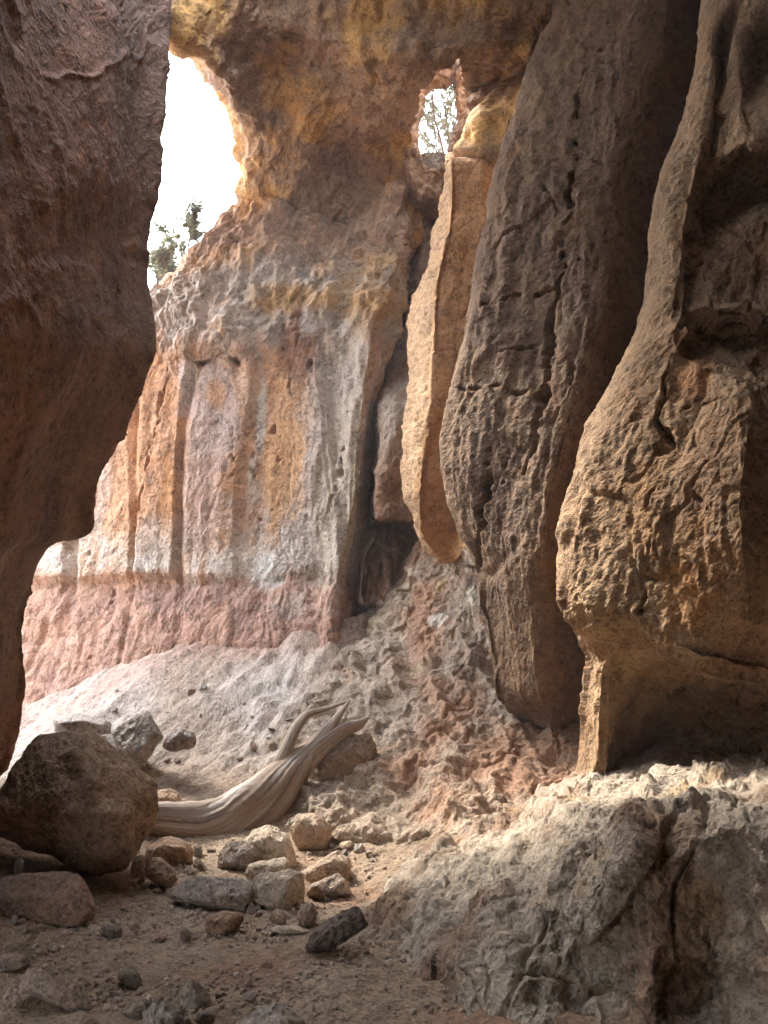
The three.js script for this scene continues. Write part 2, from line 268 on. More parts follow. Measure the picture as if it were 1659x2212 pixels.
const blocks = (x, y, z, f, st = 1) => { const wv = 0.25 * noise(x * f * 2, y * f * 2, z * f * 2), w = worley(x * f + wv, y * f * st + wv, z * f), e = w.f2 - w.f1; return (w.id - 0.5) * sst(0, 0.07, e) - 0.25 * sst(0.05, 0, e); };
const pits = (x, y, z, f) => { const w = worley(x * f, y * f, z * f); return w.id > 0.6 ? -sst(0.42, 0.1, w.f1) : 0; };
const weather = (x, y, z, f, st) => { const wx = 0.5 * noise(x * f * 0.5, y * f * 0.4, z * f * 0.5); return 0.8 * (ridge(x * f + wx, y * f * st, z * f + wx, 4) - 0.45) + 0.9 * fbm(x * f * 1.3 + wx, y * f * 1.3 * st, z * f * 1.3 + wx, 4) + 0.2 * noise(x * f * 4, y * f * 4 * st, z * f * 4); };
const bark = (x, y, z, f, st = 0.35) => ridge(x * f, y * f * st, z * f, 4) - 0.45;
const lumps = (x, y, z, f) => { const w = worley(x * f + 0.4 * noise(x * f, y * f, z * f), y * f, z * f); return 0.5 - w.f1; };
const rough = (x, y, z) => 0.06 * fbm(x * 1.2, y * 1.2, z * 1.2, 3) + 0.036 * fbm(x * 5, y * 5, z * 5, 4) + 0.022 * fbm(x * 18, y * 18, z * 18, 3);
const tint = (c, x, y, z, k = 0.25) => { const e = 1 + k * fbm(x * 2, y * 2, z * 2, 4) * 1.6 + k * 0.5 * noise(x * 23, y * 23, z * 23); return [c[0] * e, c[1] * e, c[2] * e]; };

/* left wall */
place(net([
  [-700, -1500, 3.6, -300, 3.2, 0, 4.6, 200, 5.8, 330, 7.0, 380, 7.8, 250, 8.8, -400, 9.5],
  [-250, -1500, 3.6, -300, 3.4, 0, 4.6, 200, 5.8, 330, 6.8, 372, 7.2, 250, 8.0, -400, 8.6],
  [75, -1500, 3.6, -300, 3.4, 0, 4.6, 180, 5.6, 320, 6.7, 367, 7.1, 250, 7.5, -400, 7.3],
  [180, -1500, 3.6, -300, 3.4, 0, 4.6, 180, 5.6, 312, 6.7, 360, 7.1, 250, 7.5, -400, 7.3],
  [245, -1500, 3.6, -300, 3.4, 0, 4.6, 180, 5.6, 308, 6.7, 356, 7.1, 250, 7.5, -400, 7.3],
  [300, -1500, 3.6, -300, 3.4, 0, 4.6, 180, 5.6, 304, 6.7, 348, 7.1, 250, 7.5, -400, 7.3],
  [400, -1500, 3.6, -300, 3.4, 0, 4.6, 180, 5.6, 300, 6.7, 346, 7.1, 250, 7.5, -400, 7.3],
  [510, -1500, 3.6, -300, 3.4, 0, 4.6, 160, 5.6, 280, 6.7, 318, 7.1, 220, 7.5, -400, 7.3],
  [620, -1500, 3.6, -300, 3.4, 0, 4.6, 160, 5.6, 280, 6.7, 323, 7.1, 220, 7.5, -400, 7.3],
  [735, -1500, 3.6, -300, 3.4, 0, 4.6, 160, 5.6, 290, 6.7, 341, 7.1, 220, 7.5, -400, 7.3],
  [800, -1500, 3.6, -300, 3.4, 0, 4.7, 150, 5.7, 275, 6.7, 320, 7.1, 200, 7.5, -420, 7.3],
  [900, -1500, 3.6, -300, 3.4, -10, 4.7, 120, 5.8, 235, 6.7, 284, 7.1, 170, 7.5, -440, 7.3],
  [980, -1500, 3.6, -300, 3.4, -20, 4.8, 100, 5.9, 195, 6.7, 240, 7.1, 130, 7.5, -460, 7.3],
  [1045, -1500, 3.6, -320, 3.4, -40, 4.9, 80, 6.0, 165, 6.8, 206, 7.1, 110, 7.5, -480, 7.3],
  [1150, -1500, 3.6, -320, 3.4, -60, 4.9, 60, 6.0, 150, 6.8, 195, 7.1, 100, 7.5, -490, 7.3],
  [1190, -1500, 3.6, -320, 3.4, -80, 4.9, 20, 6.0, 75, 6.7, 100, 7.1, 40, 7.5, -500, 7.3],
  [1270, -1500, 3.6, -330, 3.4, -100, 5.0, 0, 6.1, 50, 6.8, 68, 7.1, 0, 7.5, -510, 7.3],
  [1340, -1500, 3.6, -340, 3.5, -120, 5.1, -20, 6.2, 32, 6.9, 50, 7.1, -30, 7.5, -520, 7.3],
  [1440, -1500, 3.6, -350, 3.5, -130, 5.2, -30, 6.3, 32, 6.9, 50, 7.1, -40, 7.5, -540, 7.3],
  [1560, -1500, 3.6, -370, 3.6, -150, 5.3, -50, 6.4, 20, 6.9, 40, 7.1, -60, 7.5, -560, 7.3],
  [1650, -1500, 3.6, -390, 3.6, -170, 5.4, -80, 6.4, -10, 6.9, 18, 7.1, -90, 7.5, -580, 7.3],
  [1800, -1500, 3.6, -420, 3.7, -200, 5.5, -120, 6.4, -50, 6.9, -20, 7.1, -120, 7.5, -600, 7.3],
  [2700, -1500, 3.6, -420, 3.7, -200, 5.5, -120, 6.4, -50, 6.9, -20, 7.1, -120, 7.5, -600, 7.3],
], (x, y, z) => 0.6 * rough(x, y, z) + 0.05 * weather(x, y, z, 1.2, 0.25) + 0.05 * blocks(x, y, z, 0.9, 0.6) + 0.01 * fbm(x * 11, y * 7, z * 11, 4) + 0.016 * pits(x, y * 0.7, z, 6) + 0.012 * pits(x, y, z, 13),
(x, y, z) => { let c = mixc(rgb('#7c6252'), rgb('#87644f'), sst(-0.1, 0.35, noise(x * 0.5, y * 0.35, z * 0.5 + 5) + 0.3 * fbm(x * 2, y * 1, z * 2, 3))); c = mixc(c, rgb('#5f4a3e'), 0.5 * sst(0.1, 0.45, noise(x * 2.5, y * 0.35, z * 2.5 + 3) + 0.4 * fbm(x * 5, y * 2, z * 5, 3))); c = mixc(c, rgb('#a89c92'), 0.5 * sst(0.28, 0.5, fbm(x * 3, y * 1.4, z * 3 + 8, 4))); return tint(c, x, y, z); }, { step: STEP * 1.25 }),
'cave_wall_left', null, null, null, 'structure');

/* back wall */
place(net([
  [[-900, 950, 14], [-300, 900, 13], [100, 800, 12.5], [338, 680, 11.6], [527, 480, 11.2], [600, 430, 11], [745, 510, 11], [868, 420, 10.6], [960, 440, 10.8]],
  [[-900, 800, 12], [-300, 760, 11], [100, 680, 10.6], [330, 615, 10.2], [521, 437, 10.0], [600, 392, 9.66], [745, 480, 9.95], [868, 380, 9.55], [930, 420, 10.2]],
  [[-900, 850, 11.6], [-300, 800, 10.7], [100, 700, 10.2], [325, 635, 9.8], [440, 520, 9.6], [600, 480, 9.5], [750, 535, 9.45], [862, 480, 9.4], [905, 520, 10.0]],
  [640, -900, 11.5, -300, 10.6, 100, 10.2, 320, 9.7, 440, 9.4, 600, 9.3, 740, 9.25, 840, 9.2, 885, 11.3],
  [740, -900, 11.5, -300, 10.6, 100, 10.1, 320, 9.62, 440, 9.3, 600, 9.33, 730, 9.22, 820, 9.12, 875, 11.2],
  [800, -900, 11.5, -300, 10.6, 100, 10.1, 320, 9.7, 440, 9.5, 600, 9.4, 720, 9.25, 812, 9.1, 875, 11.2],
  [950, -900, 11.4, -300, 10.5, 100, 10.1, 320, 9.65, 440, 9.45, 600, 9.35, 700, 9.2, 800, 9.1, 860, 11.2],
  [1100, -900, 11.3, -300, 10.4, 100, 10.0, 320, 9.6, 440, 9.4, 590, 9.3, 690, 9.15, 780, 9.05, 835, 11.1],
  [1200, -900, 11.2, -300, 10.4, 80, 9.9, 310, 9.55, 440, 9.35, 580, 9.2, 680, 9.1, 760, 9.0, 815, 11.1],
  [1290, -900, 11.2, -300, 10.3, 60, 9.8, 300, 9.5, 430, 9.3, 570, 9.15, 670, 9.05, 742, 9.0, 805, 11.1],
  [1400, -900, 11.1, -300, 10.2, 50, 9.7, 290, 9.3, 430, 9.1, 570, 8.95, 660, 8.9, 735, 8.9, 800, 11],
  [1520, -900, 11.0, -300, 10.1, 40, 9.5, 290, 9.1, 430, 8.9, 570, 8.8, 660, 8.8, 735, 8.8, 800, 10.9],
  [1720, -900, 10.8, -300, 9.8, 30, 9.2, 290, 8.9, 430, 8.7, 570, 8.6, 660, 8.6, 735, 8.6, 800, 10.7],
], (x, y, z, X) => {
  const n1 = noise(x, y, z), hi = sst(4.95, 5.7, y + 0.45 * n1 + 0.3 * noise(x * 4, y * 4, z * 4)), lo = 1 - sst(2.3, 2.45, y + 0.1 * n1), w = x + 0.22 * noise(x * 0.8, y * 0.35, 3), col = sst(-1.15, -0.75, w);
  const pw = w * 1.25 + 0.45 * noise(w * 1.1, y * 0.25, 7) + 0.04 * noise(x * 3, y * 1.6, 7), cell = Math.floor(pw), fr = pw - cell, off = RV[(cell + 60) & 255] - 0.5, edge = Math.min(fr, 1 - fr);
  const flute = 0.2 * off * sst(0, 0.1, edge) - 0.035 * sst(0.035, 0, edge) * sst(-0.2, 0.3, noise(x * 2, y * 1.2, 11)) + 0.05 * noise(w * 1.6, y * 0.3, 1) + 0.02 * noise(w * 5, y * 0.6, 2);
  const chip = 0.07 * Math.max(0, cobble(x, y, z, 2.6, 0.35)) * sst(-0.1, 0.25, noise(x * 0.7, y * 0.5, z + 9));
  const str = 0.014 * noise(x * 0.8, y * 7, z) + 0.006 * noise(x * 3, y * 24, z * 3);
  const cong = 0.2 * lumps(x, y, z, 1.4) + 0.08 * weather(x, y, z, 3, 0.6) + 0.10 * cobble(x, y, z, 2.4, 0.9) + 0.06 * cobble(x, y, z, 5.5) + 0.025 * cobble(x, y, z, 12) + 1.2 * rough(x, y, z);
  return hi * cong + (1 - hi) * (0.06 * blocks(x, y, z, 0.9, 0.3) + 0.02 * blocks(x, y, z, 3.3, 0.4) + flute * (1 - 0.7 * lo) + chip + str + (0.02 + 0.05 * col) * weather(x, y, z, 3.2, 0.2) + 0.45 * rough(x, y, z) + lo * 0.03 * cobble(x, y, z, 4) - lo * 0.05 * sst(2.0, 2.35, y));
}, (x, y, z) => {
  const n = fbm(x * 2, y * 0.5, z * 2, 4), m = fbm(x * 5, y * 2.2, z * 5, 4), hi = sst(5.0, 5.6, y + 0.5 * n + 0.3 * m);
  let c = mixc(rgb('#c0997a'), rgb('#bbaa9e'), sst(-0.25, 0.4, noise(x * 0.9, y * 0.2, 4) + 0.6 * m)); c = mixc(c, rgb('#c0b2a4'), 0.5 * sst(0.0, 0.5, 0.7 * noise(x * 1.6 + 4, y * 0.3, 9) + 0.6 * m));
  const wb = sst(2.38, 2.46, y + 0.16 * n) * (1 - sst(2.75, 3.3, y + 0.5 * m)); c = mixc(c, rgb('#c9bfb2'), wb * clamp(0.5 + 1.2 * m)); c = mixc(mixc(rgb('#b5937f'), rgb('#a98a7c'), clamp(0.5 + 1.4 * m)), c, sst(2.15, 2.5, y + 0.3 * n + 0.2 * m));
  const up = mixc(rgb('#a59a8f'), rgb('#a78863'), sst(-0.2, 0.5, 1.3 * fbm(x * 2.2, y * 2.2, z * 2.2 + 3, 4) + 0.16 * (x + 1.6)));
  const top = mixc(rgb('#937862'), rgb('#b88f62'), sst(-0.05, 0.4, fbm(x * 1.2, y * 1.2, z * 1.2, 3) + 0.25 * noise(x * 6, y * 3, z * 6)));
  return tint(mixc(c, mixc(up, top, sst(6.1, 6.8, y + 0.5 * n + 0.4 * m)), hi), x, y, z, 0.22);
}, { cracks: [KC(0.035, 0.12, 720, 190, 735, 290, 720, 400, 690, 520, 660, 640, 640, 740, 610, 900), KC(0.09, 0.12, 700, 385, 700, 480), KC(0.02, 0.05, 520, 590, 530, 700, 525, 780), KC(0.018, 0.04, 830, 270, 835, 350), KC(0.018, 0.04, 1000, 270, 1000, 380, 960, 490, 900, 490, 885, 560, 885, 650), KC(0.015, 0.03, 830, 560, 880, 560), KC(0.03, 0.08, 1010, 400, 1015, 700, 990, 820), KC(0.03, 0.07, 1110, 450, 1090, 700, 1100, 940), KC(0.025, 0.06, 490, 1230, 440, 1420, 380, 1520), KC(0.03, 0.08, 1325, 1120, 1330, 1290), KC(0.02, 0.05, 395, 920, 395, 1090), KC(0.05, 0.12, 1460, 560, 1450, 760, 1420, 880), KC(0.07, 0.1, 1180, 505, 1185, 530), KC(0.03, 0.06, 1130, 740, 1145, 790), KC(0.03, 0.07, 1160, 880, 1110, 930), KC(0.09, 0.2, 870, 250, 950, 215, 1030, 235), KC(0.05, 0.12, 1330, 200, 1335, 330), KC(0.05, 0.1, 1240, 290, 1260, 420), KC(0.04, 0.08, 1215, 1230, 1220, 1330), KC(0.02, 0.05, 1210, 560, 1190, 720)],
  spots: [SC(820, 330, 0.13, 0.55, rgb('#cfc6c0'), 0.8), SC(920, 480, 0.42, 1.0, rgb('#b5a8a2'), 0.75), SC(880, 850, 0.36, 0.7, rgb('#b0988a'), 0.8), SC(930, 390, 0.16, 0.25, rgb('#c49a76'), 0.7), SC(1230, 640, 0.34, 1.25, rgb('#c89f76'), 0.85), SC(740, 800, 0.14, 0.6, rgb('#c4986f'), 0.75), SC(560, 800, 0.4, 0.9, rgb('#c09878'), 0.75), SC(640, 430, 0.2, 0.9, rgb('#c09878'), 0.65), SC(1125, 470, 0.08, 0.75, rgb('#bdb9ae'), 0.85), SC(1085, 760, 0.06, 0.6, rgb('#c2b8a8'), 0.8), SC(1150, 1130, 0.3, 0.28, rgb('#dcd8d0'), 0.9), SC(620, 1110, 0.35, 0.13, rgb('#d8d2c8'), 0.8), SC(1000, 1120, 0.3, 0.2, rgb('#cfc6ba'), 0.7), SC(290, 1090, 0.25, 0.2, rgb('#cdc4ba'), 0.7), SC(1440, 800, 0.42, 1.5, rgb('#b3a594'), 0.85), SC(1550, 700, 0.12, 1.6, rgb('#c4b798'), 0.7), SC(1290, 150, 0.3, 0.55, rgb('#8d6a56'), 0.85), SC(1330, 60, 0.12, 0.25, rgb('#cdc4bd'), 0.8), SC(1480, 300, 0.4, 0.9, rgb('#aea294'), 0.8), SC(800, 1250, 0.7, 0.16, rgb('#9c8075'), 0.7), SC(1250, 1290, 0.3, 0.2, rgb('#b6a497'), 0.7)] }), 'cave_wall_back', null, null, null, 'structure');

const HOLE = [[980, 165], [986, 200], [990, 240], [988, 265], [975, 295], [965, 330], [958, 357], [940, 365], [918, 358], [908, 335], [903, 285], [914, 245], [918, 212], [940, 192], [965, 187]];
{ // rock round the small window
  const ring = (k, d, dv = 0) => [...HOLE, HOLE[0]].map(([u, v]) => [945 + (u - 945) * k, 270 + (v - 270) * k, d + (v - 270) * dv]);
  place(net([ring(2.2, 10.6), ring(1.3, 9.6), ring(1.0, 9.3), ring(1.03, 9.26), ring(1.3, 9.2, 0.0012), ring(1.7, 9.2, 0.0022), ring(2.1, 9.5, 0.003)],
    (x, y, z, X) => (0.45 + 0.55 * sst(2, 4, X.t)) * (0.1 * lumps(x, y, z, 2) + 0.08 * weather(x, y, z, 3, 0.6) + 0.05 * cobble(x, y, z, 4) + 1.2 * rough(x, y, z)), (x, y, z) => tint(mixc(rgb('#7a6252'), rgb('#94704e'), clamp(0.5 + fbm(x * 2, y * 2, z * 2, 3))), x, y, z, 0.25)), 'cave_wall_window', null, null, null, 'structure');
}

/* roof arch over the back of the cave */
place(net([
  [-1500, 700, 3.4, 340, 3.3, 300, 3.1, 330, 3.0, 600, 3.0, 800, 3.0, 1000, 3.0, 1300, 2.9, 1700, 2.8, 2600, 2.4],
  [-700, 700, 5.2, 480, 4.9, 420, 4.6, 440, 4.4, 600, 4.4, 800, 4.6, 1000, 4.6, 1300, 4.4, 1700, 4.2, 2600, 3.6],
  [-500, 760, 6.4, 640, 6.2, 600, 5.8, 620, 5.6, 680, 5.6, 800, 5.6, 1000, 5.5, 1300, 5.2, 1700, 4.8, 2600, 4.0],
  [-250, 600, 9.0, 540, 8.2, 520, 7.2, 540, 6.7, 640, 6.7, 800, 6.8, 1000, 6.6, 1280, 6.2, 1600, 5.8, 2550, 4.8],
  [-100, 460, 9.4, 420, 8.6, 416, 7.6, 440, 7.3, 600, 7.4, 800, 7.4, 1000, 7.2, 1250, 7.0, 1500, 6.6, 2500, 5.4],
  [50, 440, 9.4, 364, 8.4, 362, 7.7, 385, 7.4, 580, 7.8, 800, 7.8, 1000, 7.6, 1200, 7.6, 1400, 7.2, 2300, 6.0],
  [90, 460, 9.4, 394, 8.4, 394, 7.8, 415, 7.5, 590, 8.05, 800, 7.75, 980, 7.5, 1180, 7.7, 1380, 7.4, 2300, 6.0],
  [130, 500, 9.6, 430, 8.6, 430, 8.0, 460, 7.7, 600, 8.35, 800, 7.9, 960, 7.65, 1150, 7.9, 1350, 7.7, 2300, 6.2],
  [215, 560, 9.9, 478, 9.0, 476, 8.4, 510, 8.2, 620, 8.65, 780, 8.35, 880, 8.25, 1000, 8.8, 1100, 8.1, 2300, 6.4],
  [300, 600, 10.2, 522, 9.7, 519, 9.2, 550, 9.0, 630, 8.95, 760, 9.1, 870, 9.1, 1005, 9.1, 1090, 8.1, 2300, 6.6],
  [340, 600, 10.4, 516, 9.8, 513, 9.35, 545, 9.15, 630, 9.15, 745, 9.4, 865, 9.3, 1000, 9.2, 1085, 8.25, 2300, 6.8],
  [370, 600, 10.4, 525, 9.9, 522, 9.45, 550, 9.3, 630, 9.3, 740, 9.6, 860, 9.45, 980, 9.5, 1150, 9.2, 2300, 7.0],
  [440, 600, 10.6, 525, 10.1, 522, 9.75, 555, 9.6, 630, 9.6, 740, 9.85, 860, 9.7, 960, 9.9, 1150, 9.4, 2300, 7.2],
  [560, 600, 11.2, 530, 11, 530, 10.8, 560, 10.4, 640, 10.2, 740, 10.2, 850, 10.2, 960, 10.4, 1150, 10.2, 2300, 8],
  [900, 600, 11.2, 530, 11, 530, 11, 560, 11, 640, 11, 740, 11, 850, 11, 960, 11, 1150, 10.5, 2300, 8],
  [1600, 600, 11.2, 530, 11, 530, 11, 560, 11, 640, 11, 740, 11, 850, 11, 960, 11, 1150, 10.5, 2300, 8],
], (x, y, z) => 0.2 * lumps(x, y, z, 1.1) + 0.1 * cobble(x, y, z, 1.5, 0.6) + 0.09 * weather(x, y, z, 1.8, 0.45) + 0.04 * weather(x, y, z, 5, 0.4) + 1.1 * rough(x, y, z) + 0.03 * cobble(x, y, z, 6, 0.7),
(x, y, z) => tint(mixc(rgb('#967a62'), rgb('#bd945f'), sst(-0.15, 0.35, fbm(x * 1.2, y * 1.2, z * 1.2, 3) + 0.25 * noise(x * 6, y * 3, z * 6))), x, y, z, 0.3), { hole: [945, 270, HOLE, 1.35], hidden: 13, step: STEP * 1.3 }), 'cave_roof', null, null, null, 'structure');

/* recess between the back wall and the pillar */
place(net([
  [330, 700, 10.3, 850, 10.0, 920, 9.9, 1000, 9.9, 1120, 9.6],
  [550, 700, 10.4, 830, 10.4, 870, 10.2, 930, 9.9, 1100, 9.6],
  [780, 680, 10.3, 800, 10.3, 850, 10.0, 930, 9.7, 1050, 9.5],
  [890, 680, 10.2, 800, 9.8, 832, 8.9, 890, 8.75, 1050, 9.1],
  [1095, 660, 10.2, 785, 9.8, 818, 8.8, 875, 8.7, 1050, 9.0],
  [1120, 660, 10.4, 785, 10.1, 820, 9.0, 875, 8.85, 1050, 9.0],
  [1155, 660, 10.7, 780, 10.7, 825, 10.6, 880, 10.5, 1050, 10.0],
  [1300, 640, 10.8, 760, 10.8, 800, 10.7, 880, 10.6, 1050, 10.0],
  [1450, 640, 10.5, 740, 10.4, 800, 10.3, 880, 10.2, 1050, 9.8],
], (x, y, z) => rough(x, y, z) * 1.4 + 0.07 * weather(x, y, z, 2.4, 0.3) + 0.04 * weather(x, y, z, 6, 0.3) + 0.05 * cobble(x, y, z, 3, 0.4), (x, y, z) => tint(mixc(rgb('#988a7c'), rgb('#80614a'), clamp(0.6 + noise(x * 2, y, z * 2))), x, y, z)), 'cave_recess', null, null, null, 'structure');

/* leaning pillar slab */
place(net([
  [330, 1040, 9.9, 990, 9.7, 1000, 9.5, 1004, 9.5, 1030, 9.4, 1056, 9.4, 1120, 9.8],
  [338, 1010, 9.6, 966, 9, 976, 8.5, 981, 8.5, 1015, 8.6, 1056, 8.8, 1120, 9.6],
  [350, 1010, 9.4, 962, 8.8, 974, 8.15, 980, 8.15, 1015, 8.21, 1056, 8.31, 1120, 9.4],
  [440, 1000, 9.3, 955, 8.7, 974, 8.1, 980, 8.1, 1020, 8.16, 1060, 8.26, 1120, 9.3],
  [500, 990, 9.2, 940, 8.6, 968, 8, 974, 8, 1015, 8.06, 1055, 8.16, 1110, 9.2],
  [580, 970, 9.2, 922, 8.6, 948, 8, 954, 8, 1000, 8.06, 1040, 8.16, 1100, 9.1],
  [650, 950, 9.1, 893, 8.5, 938, 7.9, 944, 7.9, 990, 7.96, 1030, 8.06, 1080, 9],
  [780, 930, 9, 881, 8.4, 934, 7.8, 940, 7.8, 980, 7.86, 1010, 7.96, 1060, 8.9],
  [880, 920, 8.9, 875, 8.3, 932, 7.7, 937, 7.7, 965, 7.76, 985, 7.86, 1040, 8.8],
  [960, 920, 8.9, 869, 8.3, 915, 7.7, 921, 7.7, 955, 7.76, 985, 7.86, 1030, 8.7],
  [1060, 920, 8.9, 868, 8.3, 904, 7.7, 910, 7.7, 950, 7.76, 985, 7.86, 1030, 8.7],
  [1130, 930, 8.9, 888, 8.3, 908, 7.8, 914, 7.8, 955, 7.86, 985, 7.96, 1030, 8.7],
  [1180, 950, 8.9, 922, 8.35, 932, 8, 938, 8, 960, 8.06, 985, 8.16, 1030, 8.7],
  [1212, 985, 8.9, 958, 8.6, 960, 8.5, 963, 8.5, 975, 8.5, 985, 8.5, 1020, 8.8],
], (x, y, z, X) => { const l = 1 - sst(1.85, 2.05, X.s); return 0.28 * rough(x, y, z) + l * (0.06 * weather(x, y, z, 2.5, 0.3) + 0.05 * cobble(x, y, z, 3, 0.45) + 0.02 * cobble(x, y, z, 9, 0.6) + 0.6 * rough(x, y, z)) + 0.05 * blocks(x, y, z, 1.5, 0.9) + 0.02 * blocks(x, y, z, 4, 0.9) + (1 - l) * (0.02 * blocks(x, y, z, 1.6, 0.5) + 0.012 * weather(x, y, z, 3, 0.5)) + 0.12 * sst(8.0, 8.5, y) * fbm(x * 4, y * 4, z * 4, 3) + 0.006 * fbm(x * 15, y * 15, z * 15, 3) + l * 0.02 * pits(x, y, z, 4); }, (x, y, z, X) => tint(mixc(rgb('#c4976e'), rgb('#c8a683'), 1 - sst(1.8, 2.1, X.s + 0.2 * noise(x * 6, y * 3, z * 6))), x, y, z, 0.14)), 'rock_pillar', 'tall leaning sandstone slab with smooth orange face, left of the dark rough slab', 'rock slab');

/* dark slab */
place(net([
  [-400, 1300, 8.0, 1300, 7.0, 1330, 6.6, 1450, 6.2, 1560, 6.0, 1640, 6.2, 1750, 6.4],
  [0, 1250, 8.0, 1190, 7.2, 1205, 6.8, 1330, 6.3, 1420, 6.1, 1500, 6.2, 1600, 6.6],
  [110, 1230, 8.0, 1150, 7.2, 1165, 6.8, 1300, 6.3, 1400, 6.1, 1495, 6.2, 1600, 6.6],
  [200, 1200, 8.0, 1120, 7.2, 1133, 6.8, 1280, 6.3, 1380, 6.1, 1485, 6.3, 1600, 6.6],
  [320, 1150, 8.0, 1080, 7.2, 1093, 6.8, 1250, 6.3, 1350, 6.1, 1470, 6.3, 1600, 6.6],
  [420, 1120, 8.0, 1052, 7.2, 1063, 6.8, 1200, 6.3, 1320, 6.1, 1430, 6.3, 1550, 6.6],
  [560, 1100, 8.0, 1022, 7.2, 1033, 6.8, 1180, 6.3, 1300, 6.05, 1400, 6.2, 1530, 6.6],
  [680, 1080, 8.0, 998, 7.2, 1008, 6.8, 1150, 6.38, 1280, 6.0, 1390, 6.2, 1500, 6.6],
  [770, 1060, 8.0, 976, 7.2, 987, 6.8, 1130, 6.38, 1260, 6.0, 1360, 6.2, 1480, 6.6],
  [900, 1040, 8.0, 947, 7.2, 957, 6.8, 1100, 6.34, 1220, 5.95, 1300, 6.1, 1420, 6.5],
  [970, 1040, 8.0, 941, 7.2, 951, 6.8, 1090, 6.34, 1200, 5.95, 1280, 6.1, 1400, 6.5],
  [1060, 1040, 8.0, 953, 7.2, 962, 6.8, 1080, 6.34, 1180, 5.95, 1250, 6.1, 1400, 6.5],
  [1160, 1060, 8.0, 985, 7.2, 993, 6.8, 1080, 6.34, 1170, 5.95, 1230, 6.1, 1380, 6.5],
  [1215, 1070, 8.0, 1015, 7.1, 1022, 6.8, 1090, 6.3, 1160, 6.0, 1220, 6.1, 1360, 6.5],
  [1330, 1100, 8.0, 1036, 7.0, 1044, 6.8, 1100, 6.4, 1160, 6.2, 1215, 6.2, 1340, 6.5],
  [1440, 1120, 8.0, 1056, 7.0, 1064, 6.8, 1110, 6.5, 1160, 6.3, 1240, 6.4, 1340, 6.7],
  [1520, 1130, 8.0, 1070, 7.1, 1078, 6.9, 1120, 6.6, 1170, 6.4, 1250, 6.6, 1340, 6.8],
  [1570, 1150, 8.0, 1110, 7.3, 1122, 7.1, 1160, 6.85, 1190, 6.65, 1250, 6.8, 1340, 7.0],
  [1650, 1190, 8.0, 1170, 7.7, 1180, 7.5, 1200, 7.3, 1220, 7.2, 1270, 7.3, 1340, 7.4],
], (x, y, z, X) => { const sm = 1 - 0.8 * sst(3.6, 4.6, X.s + 0.35 * noise(x * 1.5, y * 0.8, z)), lo = 1 - 0.35 * sst(2.6, 2.0, y); return sm * 0.07 * blocks(x, y, z, 1.0, 0.5) + sm * lo * (0.03 * blocks(x, y, z, 2.6, 0.5) + 0.04 * weather(x, y, z, 1.5, 0.25) + 0.02 * cobble(x, y, z, 2.4, 0.2) + 0.02 * weather(x, y, z, 5, 0.3) + 0.02 * (ridge(x * 7 + 0.5 * noise(x * 3, y * 3, z * 3), y * 1.3, z * 7, 3) - 0.4) + 0.006 * cobble(x, y, z, 17, 0.4)) + 0.5 * rough(x, y, z) + 0.006 * fbm(x * 30, y * 20, z * 30, 2) - 0.07; },
(x, y, z) => { let c = mixc(rgb('#69513f'), rgb('#80674f'), clamp(0.5 + 1.3 * fbm(x * 3, y * 1.5, z * 3, 4))); c = mixc(c, rgb('#8e6444'), 0.5 * sst(0.2, 0.5, fbm(x * 1.4 + 7, y * 1.4, z * 1.4, 3))); return tint(c, x, y, z); },
{ cracks: [KB(0.0525, 0.156, 835, 340, 820, 560, 835, 640, 800, 780, 790, 900, 770, 960, 750, 1060, 740, 1220, 700, 1330), KB(0.03, 0.078, 835, 640, 870, 665, 930, 660), KB(0.03, 0.065, 750, 1060, 850, 1105), KB(0.0375, 0.078, 670, 770, 760, 880), KB(0.03, 0.065, 560, 770, 570, 980, 750, 990), KB(0.0375, 0.078, 400, 1300, 560, 1265), KB(0.0375, 0.078, 640, 1240, 860, 1225), KB(0.03, 0.065, 840, 350, 1000, 315), KB(0.045, 0.104, 840, 330, 870, 220, 920, 170),
  KD(0.12, 0.286, 690, 0, 690, 180, 660, 350, 640, 480, 610, 640, 590, 690), KD(0.128, 0.286, 440, 620, 430, 800, 390, 1000, 375, 1090), KD(0.033, 0.078, 300, 320, 600, 350), KD(0.045, 0.104, 810, 230, 800, 480), KD(0.045, 0.104, 500, 165, 640, 150), KD(0.045, 0.104, 780, 500, 700, 900), KD(0.03, 0.065, 540, 560, 480, 800)] }), 'rock_slab', 'broad dark rough slab leaning beside the orange pillar', 'rock slab');

